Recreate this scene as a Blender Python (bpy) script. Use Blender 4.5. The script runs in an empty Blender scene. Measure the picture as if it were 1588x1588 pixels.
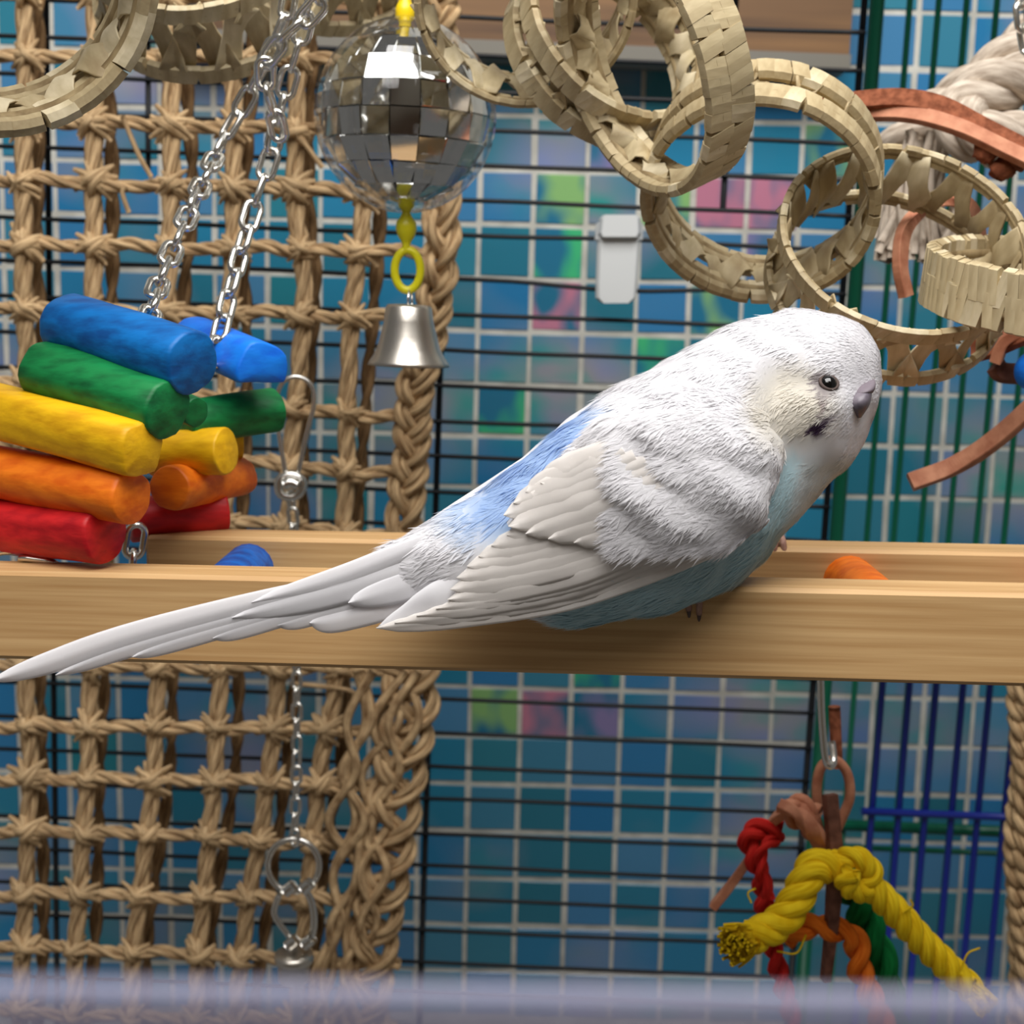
import bpy, math, random
import numpy as np
from mathutils import Vector, Matrix, noise
rng = random.Random(7)
nr = np.random.RandomState(5)
PI = math.pi
C = bpy.context.scene.collection
SC = bpy.context.scene

# ------------------------------------------------------------------ camera, world, light, exposure
F = 2200.0
CAM = Vector((0.0, 0.0, 1.35))
R3 = (Matrix.Rotation(math.radians(90 - 9), 3, 'X') @ Matrix.Rotation(math.radians(2.3), 3, 'Z'))
cd = bpy.data.cameras.new('camera')
cam = bpy.data.objects.new('camera', cd); C.objects.link(cam)
cam.matrix_world = Matrix.Translation(CAM) @ R3.to_4x4()
cd.sensor_width = 36; cd.lens = F / 1588 * 36
cd.clip_start = 0.01; cd.clip_end = 20
cd.dof.use_dof = True; cd.dof.focus_distance = 0.285; cd.dof.aperture_fstop = 30
SC.camera = cam
w = bpy.data.worlds.new('room_light'); SC.world = w; w.use_nodes = True
w.node_tree.nodes['Background'].inputs[0].default_value = (1.0, 0.96, 0.91, 1)
w.node_tree.nodes['Background'].inputs[1].default_value = 0.13
def area(name, loc, tgt, size, power, col=(1, 1, 1)):
    d = bpy.data.lights.new(name, 'AREA'); d.shape = 'RECTANGLE'; d.size = size[0]; d.size_y = size[1]
    d.energy = power; d.color = col
    o = bpy.data.objects.new(name, d); C.objects.link(o); o.location = loc
    o.rotation_euler = (Vector(tgt) - Vector(loc)).to_track_quat('-Z', 'Y').to_euler()
    return o
area('ceiling_lamp', (0.02, 0.12, 1.35 + 0.46), (0.0, 0.38, 1.31), (0.55, 0.40), 5.3, (1.0, 0.98, 0.96))
area('front_fill', (-0.35, -0.75, 1.35 + 0.95), (0.0, 0.4, 1.35), (0.8, 0.5), 5.0, (1.0, 0.97, 0.94))  # soft fill added behind the camera for front light and metal highlights
SC.view_settings.view_transform = 'Standard'; SC.view_settings.look = 'None'
SC.view_settings.exposure = 0.0; SC.view_settings.gamma = 1.0
SC.view_settings.use_curve_mapping = False

# ------------------------------------------------------------------ pixel <-> place
def ray(px, py):
    return R3 @ Vector(((px - 794) / F, -(py - 794) / F, -1.0))
def P(px, py, Y):
    d = ray(px, py); return CAM + d * (Y / d.y)
RT = R3.transposed()
def proj(v):
    q = RT @ (Vector(v) - CAM); return (794 + F * q.x / -q.z, 794 - F * q.y / -q.z)
def S(n, Y): return n * Y * 1.0125 / F

# ------------------------------------------------------------------ materials
def lin(c):
    return tuple(((x / 255) / 12.92 if x / 255 <= 0.04045 else ((x / 255 + 0.055) / 1.055) ** 2.4) for x in c) + (1,)
MATS = {}
def M(name, col, rough=0.6, metal=0.0, col2=None, coords='Object', scale=(100, 100, 100), detail=3, lo=.35, hi=.65, bump=0.0, rnd=0.0, spec=0.5, attr=None, sub=0, coat=0):
    m = bpy.data.materials.new(name); m.use_nodes = True
    nt = m.node_tree; N = nt.nodes; L = nt.links; b = N['Principled BSDF']
    b.inputs['Roughness'].default_value = rough; b.inputs['Metallic'].default_value = metal
    b.inputs['Specular IOR Level'].default_value = spec
    if coat: b.inputs['Coat Weight'].default_value = coat; b.inputs['Coat Roughness'].default_value = .08
    out = None
    if col2 is not None or bump:
        tc = N.new('ShaderNodeTexCoord'); mp = N.new('ShaderNodeMapping'); mp.inputs['Scale'].default_value = scale
        L.new(tc.outputs[coords] if coords != 'World' else N.new('ShaderNodeNewGeometry').outputs['Position'], mp.inputs[0])
        nz = N.new('ShaderNodeTexNoise'); nz.inputs['Scale'].default_value = 1; nz.inputs['Detail'].default_value = detail
        L.new(mp.outputs[0], nz.inputs['Vector'])
        if col2 is not None:
            rp = N.new('ShaderNodeValToRGB'); L.new(nz.outputs['Fac'], rp.inputs[0])
            rp.color_ramp.elements[0].position = lo; rp.color_ramp.elements[1].position = hi
            rp.color_ramp.elements[0].color = lin(col); rp.color_ramp.elements[1].color = lin(col2)
            out = rp.outputs[0]
        if bump:
            bp = N.new('ShaderNodeBump'); bp.inputs['Strength'].default_value = bump; bp.inputs['Distance'].default_value = 0.0006
            L.new(nz.outputs['Fac'], bp.inputs['Height']); L.new(bp.outputs[0], b.inputs['Normal'])
    if attr:
        at = N.new('ShaderNodeAttribute'); at.attribute_name = attr; out = at.outputs['Color']
    if rnd:
        oi = N.new('ShaderNodeObjectInfo'); mr = N.new('ShaderNodeMapRange')
        L.new(oi.outputs['Random'], mr.inputs[0]); mr.inputs[3].default_value = 1 - rnd; mr.inputs[4].default_value = 1 + rnd
        hs = N.new('ShaderNodeHueSaturation'); L.new(mr.outputs[0], hs.inputs['Value'])
        if out is None: hs.inputs['Color'].default_value = lin(col)
        else: L.new(out, hs.inputs['Color'])
        out = hs.outputs[0]
    if out is None: b.inputs['Base Color'].default_value = lin(col)
    else: L.new(out, b.inputs['Base Color'])
    MATS[name] = m
    return m


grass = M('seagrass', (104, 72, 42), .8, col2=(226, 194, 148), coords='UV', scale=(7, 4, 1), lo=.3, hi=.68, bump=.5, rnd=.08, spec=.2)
grass_dark = M('seagrass_shaded', (84, 60, 38), .85, col2=(168, 134, 94), coords='UV', scale=(7, 4, 1), lo=.3, hi=.7, bump=.5, spec=.2)  # shade of the rear cords put into a darker seagrass colour
grass_pale = M('seagrass_pale', (130, 98, 62), .75, col2=(224, 194, 150), coords='UV', scale=(7, 4, 1), lo=.3, hi=.66, bump=.5, rnd=.12, spec=.2)
palm = M('palm_leaf', (158, 138, 102), .55, col2=(204, 188, 150), scale=(260, 260, 90), lo=.3, hi=.75, bump=.25, rnd=.11, spec=.35)
palm_pale = M('palm_leaf_pale', (188, 172, 134), .55, col2=(222, 208, 176), scale=(300, 300, 120), lo=.3, hi=.7, bump=.2, rnd=.08, spec=.35)
palm_core = M('palm_leaf_core', (128, 108, 76), .7, col2=(170, 150, 112), scale=(300, 300, 120), bump=.2, spec=.25)
pine = M('pine', (184, 142, 92), .5, col2=(214, 176, 124), scale=(16, 420, 700), lo=.3, hi=.7, bump=.06, spec=.3)
blackwire = M('black_wire', (12, 14, 18), .42, spec=.3)
greenwire = M('green_wire', (6, 92, 66), .35, spec=.5)
bluewire = M('blue_wire', (28, 44, 140), .35, spec=.5)
steel = M('steel', (232, 230, 224), .24, 1.0)
nickel = M('brushed_nickel', (214, 208, 198), .33, 1.0, bump=.04, scale=(20, 20, 900))
yplast = M('yellow_plastic', (214, 206, 20), .35, spec=.5)
yplast2 = M('amber_plastic', (240, 205, 20), .35, spec=.5)
wplast = M('white_plastic', (204, 207, 207), .4, spec=.4)
leather = M('leather', (176, 112, 84), .7, col2=(206, 144, 112), scale=(200, 200, 200), bump=.3, spec=.3)
leather_raw = M('leather_rough', (118, 66, 44), .85, col2=(160, 96, 68), scale=(500, 500, 500), bump=.5, spec=.2)
leather_dark = M('leather_dark', (92, 58, 46), .7, col2=(124, 82, 66), scale=(300, 300, 300), bump=.4, spec=.25)
cotton = M('cotton', (164, 148, 132), .9, col2=(216, 203, 186), coords='UV', scale=(8, 6, 1), bump=.5, spec=.1)
cotton_y = M('yellow_cotton', (214, 172, 12), .85, col2=(246, 214, 40), coords='UV', scale=(8, 6, 1), bump=.5, spec=.1)
cotton_r = M('red_cotton', (176, 26, 26), .85, col2=(214, 52, 44), coords='UV', scale=(8, 6, 1), bump=.5, spec=.1)
cotton_g = M('green_cotton', (10, 92, 44), .85, col2=(22, 124, 62), coords='UV', scale=(8, 6, 1), bump=.5, spec=.1)
cotton_o = M('orange_cotton', (206, 96, 22), .85, col2=(236, 128, 42), coords='UV', scale=(8, 6, 1), bump=.5, spec=.1)
mirror = M('mirror', (228, 228, 226), .06, 1.0)
grout = M('grout', (190, 188, 178), .85, col2=(216, 214, 204), scale=(90, 90, 90), spec=.2)
plank = M('brown_plank', (88, 60, 34), .55, col2=(142, 104, 62), scale=(5, 200, 90), lo=.3, hi=.7)
greyedge = M('grey_edge', (122, 118, 108), .5)
feather = M('feather', (240, 240, 240), .8, attr='Col', spec=.1)
_n = feather.node_tree; _p = _n.nodes['Principled BSDF']; _t = _n.nodes.new('ShaderNodeBsdfTranslucent'); _x = _n.nodes.new('ShaderNodeMixShader'); _x.inputs[0].default_value = .42
_a = [k for k in _n.nodes if k.bl_idname == 'ShaderNodeAttribute'][0]; _o = [k for k in _n.nodes if k.bl_idname == 'ShaderNodeOutputMaterial'][0]
_n.links.new(_a.outputs['Color'], _t.inputs[0]); _n.links.new(_p.outputs[0], _x.inputs[1]); _n.links.new(_t.outputs[0], _x.inputs[2]); _n.links.new(_x.outputs[0], _o.inputs[0])
eyem = M('eye_black', (8, 7, 7), .06, spec=.8)
eyering = M('eye_skin', (92, 80, 76), .8, spec=.1)
beakm = M('beak', (84, 78, 90), .4, col2=(124, 116, 124), scale=(300, 300, 300))
ceremat = M('cere', (120, 110, 118), .6)
footm = M('bird_skin', (158, 118, 104), .6, col2=(182, 144, 128), scale=(900, 900, 900), bump=.3)
claw = M('claw', (86, 66, 58), .4)
PAINT = {}
for nm, a, b_ in (('blue', (0, 76, 146), (0, 112, 190)), ('darkblue', (14, 62, 142), (6, 100, 190)), ('brightblue', (8, 104, 226), (14, 128, 240)), ('green', (0, 88, 44), (14, 128, 66)),
                 ('yellow', (216, 158, 4), (244, 190, 16)), ('orange', (222, 98, 6), (248, 130, 22)), ('red', (164, 8, 22), (206, 30, 34)), ('purple', (84, 36, 120), (104, 50, 144))):
    PAINT[nm] = M('painted_wood_' + nm, a, .5, col2=b_, scale=(90, 260, 420), lo=.32, hi=.62, bump=.35, spec=.4)

def tile_mat(name, island):
    m = bpy.data.materials.new(name); m.use_nodes = True
    nt = m.node_tree; N = nt.nodes; L = nt.links; b = N['Principled BSDF']
    if island:
        g = N.new('ShaderNodeNewGeometry'); r = g.outputs['Random Per Island']
    else:
        g = N.new('ShaderNodeObjectInfo'); r = g.outputs['Random']
    rp = N.new('ShaderNodeValToRGB'); L.new(r, rp.inputs[0]); cr = rp.color_ramp; cr.interpolation = 'LINEAR'
    cols = [(0, (42, 118, 138)), (.25, (44, 136, 172)), (.5, (42, 124, 178)), (.75, (80, 138, 182)), (1, (38, 132, 146))]
    cr.elements[0].color = lin(cols[0][1]); cr.elements[1].color = lin(cols[-1][1])
    for p, c in cols[1:-1]:
        e = cr.elements.new(p); e.color = lin(c)
    # blurred green and lilac reflections painted into the tile colour
    ge = N.new('ShaderNodeNewGeometry')
    mp = N.new('ShaderNodeMapping'); mp.inputs['Scale'].default_value = (24, 5, 34); L.new(ge.outputs['Position'], mp.inputs[0])
    nz = N.new('ShaderNodeTexNoise'); nz.inputs['Scale'].default_value = 1; nz.inputs['Detail'].default_value = 2; L.new(mp.outputs[0], nz.inputs['Vector'])
    pr = N.new('ShaderNodeValToRGB'); L.new(nz.outputs['Color'], pr.inputs[0])
    pe = pr.color_ramp; pe.elements[0].position = .38; pe.elements[0].color = lin((160, 150, 190)); pe.elements[1].position = .62; pe.elements[1].color = lin((60, 170, 140))
    e = pe.elements.new(.5); e.color = lin((170, 160, 160))
    mp2 = N.new('ShaderNodeMapping'); mp2.inputs['Scale'].default_value = (9, 3, 13); mp2.inputs['Location'].default_value = (3.3, 0, 1.7); L.new(ge.outputs['Position'], mp2.inputs[0])
    n2 = N.new('ShaderNodeTexNoise'); n2.inputs['Scale'].default_value = 1; n2.inputs['Detail'].default_value = 1.5; L.new(mp2.outputs[0], n2.inputs['Vector'])
    fr = N.new('ShaderNodeMapRange'); L.new(n2.outputs['Fac'], fr.inputs[0]); fr.inputs[1].default_value = .50; fr.inputs[2].default_value = .72; fr.inputs[3].default_value = 0; fr.inputs[4].default_value = .75
    mx = N.new('ShaderNodeMix'); mx.data_type = 'RGBA'; L.new(fr.outputs[0], mx.inputs[0]); L.new(rp.outputs[0], mx.inputs[6]); L.new(pr.outputs[0], mx.inputs[7])
    L.new(mx.outputs[2], b.inputs['Base Color'])
    b.inputs['Roughness'].default_value = .22; b.inputs['Coat Weight'].default_value = .4; b.inputs['Coat Roughness'].default_value = .1
    return m
tilem = tile_mat('glass_tile', False); tilem2 = tile_mat('glass_tile_far', True)

def sheen_mat(name, c):  # blue tile with a blurred coloured reflection painted into its colour
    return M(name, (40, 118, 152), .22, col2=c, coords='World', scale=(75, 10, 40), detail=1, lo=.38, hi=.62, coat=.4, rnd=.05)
sheens = [sheen_mat('sheen_green', (70, 190, 130)), sheen_mat('sheen_lime', (140, 190, 120)), sheen_mat('sheen_pink', (200, 130, 155)), sheen_mat('sheen_lilac', (140, 130, 176))]

clear = bpy.data.materials.new('clear_shell'); clear.use_nodes = True
nt = clear.node_tree; nt.nodes.clear()
o_ = nt.nodes.new('ShaderNodeOutputMaterial'); mix = nt.nodes.new('ShaderNodeMixShader'); fr = nt.nodes.new('ShaderNodeLayerWeight'); fr.inputs[0].default_value = .22
tr = nt.nodes.new('ShaderNodeBsdfTransparent'); tr.inputs[0].default_value = (.97, .98, .99, 1)
gl = nt.nodes.new('ShaderNodeBsdfGlossy'); gl.inputs['Roughness'].default_value = .05
nt.links.new(fr.outputs['Facing'], mix.inputs[0]); nt.links.new(tr.outputs[0], mix.inputs[1]); nt.links.new(gl.outputs[0], mix.inputs[2]); nt.links.new(mix.outputs[0], o_.inputs[0])

milky = bpy.data.materials.new('milky_acrylic'); milky.use_nodes = True
nt = milky.node_tree; nt.nodes.clear()
o_ = nt.nodes.new('ShaderNodeOutputMaterial'); mix = nt.nodes.new('ShaderNodeMixShader'); mix.inputs[0].default_value = .40
tr = nt.nodes.new('ShaderNodeBsdfTransparent'); pb = nt.nodes.new('ShaderNodeBsdfPrincipled'); pb.inputs['Base Color'].default_value = lin((186, 186, 216)); pb.inputs['Roughness'].default_value = .3
pb.inputs['Transmission Weight'].default_value = 0
nt.links.new(tr.outputs[0], mix.inputs[1]); nt.links.new(pb.outputs[0], mix.inputs[2]); nt.links.new(mix.outputs[0], o_.inputs[0])

# ------------------------------------------------------------------ object helpers
ORG = {}
def thing(name, label, cat, loc, group=None):
    o = bpy.data.objects.new(name, None); C.objects.link(o); o.location = loc; o.empty_display_size = .01
    o['label'] = label; o['category'] = cat
    if group: o['group'] = group
    ORG[o.name] = Vector(loc)
    return o
def mesh(name, V, Fc, uv=None, smooth=True):
    me = bpy.data.meshes.new(name)
    me.from_pydata([tuple(v) for v in V], [], Fc)
    if uv is not None:
        ul = me.uv_layers.new(name='UVMap')
        idx = np.empty(len(me.loops), dtype=np.int32); me.loops.foreach_get('vertex_index', idx)
        ul.data.foreach_set('uv', np.asarray(uv, dtype=np.float32)[idx].ravel())
    if smooth: me.polygons.foreach_set('use_smooth', [True] * len(me.polygons))
    me.update()
    return me
def part(name, V, Fc, m, parent, uv=None, smooth=True, label=None, kind=None):
    """a mesh given in world places, parented to its thing (or part)"""
    og = ORG[parent.name] if parent is not None else Vector((0, 0, 0))
    Vn = np.asarray([tuple(v) for v in V]) - np.array(tuple(og))
    me = mesh(name, Vn, Fc, uv, smooth); me.materials.append(m)
    o = bpy.data.objects.new(name, me); C.objects.link(o)
    if parent is not None: o.parent = parent
    ORG[o.name] = og
    if label: o['label'] = label
    if kind: o['kind'] = kind
    return o
def inst(name, me, parent, mw):
    """a piece that shares its mesh; mw is its world matrix"""
    o = bpy.data.objects.new(name, me); C.objects.link(o)
    if parent is not None:
        o.parent = parent; o.matrix_local = Matrix.Translation(-ORG[parent.name]) @ mw
    else: o.matrix_world = mw
    return o
def solo(name, V, Fc, m, label, cat, group=None, uv=None, smooth=True):
    V = [Vector(v) for v in V]; c = sum(V, Vector()) / len(V)
    me = mesh(name, [v - c for v in V], Fc, uv, smooth); me.materials.append(m)
    o = bpy.data.objects.new(name, me); C.objects.link(o); o.location = c
    o['label'] = label; o['category'] = cat
    if group: o['group'] = group
    return o

def spline(pts, n, closed=False):
    A = np.array([tuple(p) for p in pts], dtype=float); k = len(A)
    if k == 2: return A[0] + (A[1] - A[0]) * np.linspace(0, 1, n)[:, None]
    if closed: B = np.vstack([A[-1], A, A[0], A[1]]); segs = k
    else: B = np.vstack([2 * A[0] - A[1], A, 2 * A[-1] - A[-2]]); segs = k - 1
    t = np.linspace(0, segs, n, endpoint=not closed)
    i = np.minimum(t.astype(int), segs - 1); f = (t - i)[:, None]
    p0, p1, p2, p3 = B[i], B[i + 1], B[i + 2], B[i + 3]
    return .5 * ((2 * p1) + (-p0 + p2) * f + (2 * p0 - 5 * p1 + 4 * p2 - p3) * f * f + (-p0 + 3 * p1 - 3 * p2 + p3) * f ** 3)
def frames(A, closed=False):
    if closed: T = np.roll(A, -1, 0) - np.roll(A, 1, 0)
    else: T = np.gradient(A, axis=0)
    T /= np.linalg.norm(T, axis=1)[:, None] + 1e-12
    up = np.array((0, 0, 1.0)) if abs(T[0][2]) < .8 else np.array((0, 1.0, 0))
    U = np.empty_like(T); u = up
    for i in range(len(T)):
        u = u - T[i] * np.dot(u, T[i]); nn = np.linalg.norm(u)
        u = u / nn if nn > 1e-9 else np.array((1.0, 0, 0)); U[i] = u
    return T, U, np.cross(T, U)
class MB:
    def __init__(s): s.V = []; s.F = []; s.uv = []
    def add(s, V, Fc, uv=None):
        n = len(s.V); s.V += [tuple(v) for v in V]; s.F += [tuple(i + n for i in f) for f in Fc]
        s.uv += [tuple(u) for u in uv] if uv is not None else [(0, 0)] * len(V)
    def tube(s, A, r, seg=8, closed=False, flat=1.0, v0=0.0):
        A = np.asarray(A, dtype=float); n = len(A); r = np.broadcast_to(np.asarray(r, dtype=float), (n,))
        T, U, W = frames(A, closed)
        a = np.linspace(0, 2 * PI, seg, endpoint=False)
        V = A[:, None, :] + r[:, None, None] * (np.cos(a)[None, :, None] * U[:, None, :] + flat * np.sin(a)[None, :, None] * W[:, None, :])
        L = np.concatenate([[0], np.cumsum(np.linalg.norm(np.diff(A, axis=0), axis=1))]) * 100 + v0
        uv = [(abs(2 * j / seg - 1), L[i] * .25) for i in range(n) for j in range(seg)]
        Fc = []
        for i in range(n if closed else n - 1):
            i2 = (i + 1) % n
            for j in range(seg):
                j2 = (j + 1) % seg; Fc.append((i * seg + j, i2 * seg + j, i2 * seg + j2, i * seg + j2)[::-1])
        V = V.reshape(-1, 3)
        if not closed:
            Fc.append(tuple(range(seg))); Fc.append(tuple((n - 1) * seg + j for j in range(seg))[::-1])
        s.add(V, Fc, uv)
    def rope(s, A, R, strands=2, turns_per_m=60, seg=7, rs=None, phase=0.0, fibre=0):
        """strands laid round the path A"""
        A = np.asarray(A, dtype=float); T, U, W = frames(A)
        L = np.concatenate([[0], np.cumsum(np.linalg.norm(np.diff(A, axis=0), axis=1))])
        R = np.broadcast_to(np.asarray(R, dtype=float), (len(A),))
        rs = R * (.56 if strands == 2 else .52) if rs is None else rs
        for k in range(strands):
            th = phase + 2 * PI * k / strands + 2 * PI * turns_per_m * L
            B = A + (R * .5)[:, None] * (np.cos(th)[:, None] * U + np.sin(th)[:, None] * W)
            s.tube(B, rs, seg, v0=k * 3.7)
    def box(s, lo, hi, fr=None):
        V = [Vector((x, y, z)) for x in (lo[0], hi[0]) for y in (lo[1], hi[1]) for z in (lo[2], hi[2])]
        if fr is not None: V = [fr @ v for v in V]
        s.add(V, [(0, 1, 3, 2), (4, 6, 7, 5), (0, 4, 5, 1), (2, 3, 7, 6), (0, 2, 6, 4), (1, 5, 7, 3)])
    def ribbon(s, A, wd, th, side):
        """flat strip: side(i) is the unit vector across its width"""
        A = np.asarray(A, dtype=float); n = len(A); T, U, W = frames(A)
        wd = np.broadcast_to(np.asarray(wd, dtype=float), (n,))
        V = []; L = np.concatenate([[0], np.cumsum(np.linalg.norm(np.diff(A, axis=0), axis=1))]) * 25
        for i in range(n):
            sd = np.array(side(i / (n - 1)), dtype=float); sd -= T[i] * np.dot(sd, T[i]); sd /= np.linalg.norm(sd)
            nm = np.cross(T[i], sd)
            for (a, b) in ((-1, -.75), (-.92, -1), (.92, -1), (1, -.75), (1, .75), (.92, 1), (-.92, 1), (-1, .75)):
                V.append(A[i] + sd * a * wd[i] / 2 + nm * b * th / 2)
        Fc = []
        for i in range(n - 1):
            for j in range(8):
                j2 = (j + 1) % 8; Fc.append((i * 8 + j, i * 8 + j2, i * 8 + 8 + j2, i * 8 + 8 + j))
        Fc.append(tuple(range(8))[::-1]); Fc.append(tuple((n - 1) * 8 + j for j in range(8)))
        s.add(V, Fc, [(j / 8, L[i]) for i in range(n) for j in range(8)])
    def part(s, name, m, parent, **k): return part(name, s.V, s.F, m, parent, uv=s.uv, **k)
    def mesh(s, name, m, smooth=True):
        me = mesh(name, s.V, s.F, s.uv, smooth); me.materials.append(m); return me
def PP(l, Y=None):
    return [P(*(p if Y is None else (p[0], p[1], Y if len(p) == 2 else p[2]))) for p in l]
def bevel_box_mesh(name, sx, sy, sz, b, m):
    """chamfered block centred on its origin, 24 verts"""
    V = []; 
    for x in (-1, 1):
        for y in (-1, 1):
            for z in (-1, 1):
                V.append((x * sx, y * (sy - b), z * (sz - b))); V.append((x * (sx - b), y * sy, z * (sz - b))); V.append((x * (sx - b), y * (sy - b), z * sz))
    import bmesh
    bm = bmesh.new(); [bm.verts.new(v) for v in V]; bmesh.ops.convex_hull(bm, input=bm.verts); 
    bmesh.ops.dissolve_limit(bm, angle_limit=.02, verts=bm.verts, edges=bm.edges)
    me = bpy.data.meshes.new(name); bm.to_mesh(me); bm.free(); me.materials.append(m); return me

# ================================================================== SETTING: tiled wall
YW = 0.66
c0 = P(828, 266, YW)
pw = (P(828 + 82.6, 266, YW) - c0).length
ta = math.radians(0.9)
ux = Vector((math.cos(ta), 0, math.sin(ta))); uz = Vector((-math.sin(ta), 0, math.cos(ta)))
wall_fr = Matrix((ux, Vector((0, 1, 0)), uz)).transposed().to_4x4(); wall_fr.translation = c0
b = MB(); b.box((-.5, -.0016, -.55), (.5, .02, .32), wall_fr)
wall = part('wall_back', b.V, b.F, grout, None, smooth=False)
wall['kind'] = 'structure'; wall['label'] = 'back wall of small blue glass tiles with pale grout'
ORG[wall.name] = Vector((0, 0, 0))
tile_me = bevel_box_mesh('tile', pw * .451, .0022, pw * .451, .0003, tilem)
sheen_me = []
for pm in sheens:
    me = tile_me.copy(); me.materials.clear(); me.materials.append(pm); sheen_me.append(me)
sheen_px = [(870, 330, 1), (870, 395, 0), (870, 455, 2), (1000, 330, 1), (1117, 300, 2), (1190, 300, 2), (1275, 265, 1), (1130, 470, 1), (1020, 525, 0), (960, 225, 3),
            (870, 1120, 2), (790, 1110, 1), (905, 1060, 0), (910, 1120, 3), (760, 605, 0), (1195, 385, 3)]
cells = []
for i in range(-17, 16):
    for j in range(-17, 7):
        c = c0 + ux * ((i + .5) * pw) + uz * ((j + .5) * pw)
        px, py = proj(c)
        if px < -380 or px > 2050 or py < -60 or py > 1650: continue
        hid = (905 < py < 1015) or (px < 1290 and py < 60)
        front = px > 650
        out = px < -45 or px > 1633
        cells.append(((3 if out else 0 if (front and not hid) else 1 if not hid else 2, -px), c, px, py))
cells.sort(key=lambda t: t[0])
far = MB()
for k, (_, c, px, py) in enumerate(cells):
    rot = Matrix.Rotation(rng.uniform(-.012, .012), 4, 'Y') @ Matrix.Rotation(rng.uniform(-.02, .02), 4, 'X') @ Matrix.Rotation(rng.uniform(-.02, .02), 4, 'Z')
    fr_ = wall_fr.copy(); fr_.translation = c + ux * rng.uniform(-.0003, .0003) + uz * rng.uniform(-.0003, .0003)
    fr_ = fr_ @ rot @ Matrix.Diagonal((1 + rng.uniform(-.02, .02), 1, 1 + rng.uniform(-.02, .02), 1))
    if k < 296:
        me = tile_me
        for (qx, qy, q) in sheen_px:
            if abs(px - qx) < 41 and abs(py - qy) < 41: me = sheen_me[q]
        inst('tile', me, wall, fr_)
    else:
        far.add([fr_ @ v.co for v in tile_me.vertices], [tuple(p.vertices) for p in tile_me.polygons])
far.part('tile', tilem2, wall, smooth=False, kind='stuff')

# wall added unseen behind the camera, mottled for the mirrors and metal to reflect
reflected_m = M('reflected_wall', (110, 80, 56), .8, col2=(226, 214, 196), coords='Object', scale=(6, 6, 5), detail=4, lo=.46, hi=.54)
b = MB(); b.box((-1.6, -1.52, 0.0), (1.6, -1.5, 2.5)); wf = part('wall_front', b.V, b.F, reflected_m, None, smooth=False); wf['kind'] = 'structure'; wf['label'] = 'wall added behind the camera for reflections'

# plank above the tiles
b = MB(); x0 = P(250, 20, .63).x; x1 = P(1322, 40, .63).x; zt = P(1000, 72, .63).z
fr_ = Matrix.Translation((0, 0, 0))
b.box((x0, .632, zt), (x1, .655, zt + .075))
tri = part('trim_1', b.V, b.F, plank, None, smooth=False); tri['kind'] = 'structure'; tri['label'] = 'brown wooden plank along the top of the tiles'
b = MB(); b.box((x0, .628, zt - .0062), (x1, .655, zt - .0002)); b.part('edge_strip', greyedge, tri, smooth=False)

# ================================================================== black cage panel
YC = 0.55
XC = P(1343, 50, YC).x
cage = thing('bird_cage', 'black wire cage back panel with close horizontal bars in front of the tiles', 'cage', P(780, 1700, YC))
def wire(pts, r, n=2, seg=6):
    m_ = MB(); m_.tube(spline(pts, n), r, seg); return m_
rows = [-82, -27, 30, 88, 146, 203, 259, 314, 369, 435, 491, 547, 602, 657, 712, 767, 820, 874, 928, 982, 1035, 1089, 1142, 1193, 1244, 1298, 1348, 1399, 1448, 1498, 1546, 1597]
xl = P(-60, 800, YC).x
for y in rows:
    z = P(800, y, YC).z
    pts = []
    for k in range(9):
        x = xl + (XC - xl) * k / 8
        dz = rng.uniform(-.00035, .00035)
        u = (x - P(960, 430, YC).x) / .035
        if y == 435: dz -= .0026 * math.exp(-u * u)
        if y == 369: dz += .001 * math.exp(-u * u)
        pts.append((x, YC + rng.uniform(-.0002, .0002), z + dz))
    wire(pts, .00088, 33).part('horizontal_wire', blackwire, cage)
for (x, y, y0, y1, r) in ((75, 300, -80, 1650, .0012), (230, 250, -80, 262, .0011), (297, 160, -80, 262, .0011), (683, 560, -80, 1650, .0014), (1137, 60, -80, 326, .0013), (1337, 50, -80, 1650, .0014)):
    X = P(x, y, YC + .002).x
    wire([(X, YC + .0018, P(x, y0, YC).z), (X, YC + .0018, P(x, y1, YC).z)], r).part('vertical_wire', blackwire, cage)
# green panel beside it
YG = 0.575
green = thing('bird_cage', 'green wire cage panel of upright bars right of the black panel', 'cage', P(1450, 1700, YG))
zt_, zb_ = P(1400, -60, YG).z, P(1400, 1680, YG).z
Xg0 = P(1353, 50, YG).x
wire([(Xg0, YG - .004, zt_), (Xg0, YG - .004, zb_)], .0030, seg=8).part('corner_bar', greenwire, green)
sp = P(1451, 50, YG).x - P(1406, 50, YG).x
for k in range(0, 12):
    X = P(1406, 50, YG).x + k * sp
    wire([(X + rng.uniform(-.0004, .0004), YG, zt_), (X + rng.uniform(-.0004, .0004), YG, zb_)], .00125).part('upright_bar', greenwire, green)
for X in (P(1352, 1290, YG).x,):
    for yy in (1282, 1316):
        z = P(1400, yy, YG).z
        wire([(Xg0, YG - .001, z), (Xg0 + .12, YG - .001, z)], .0013 if yy > 1300 else .0026).part('cross_bar', greenwire, green)
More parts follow.
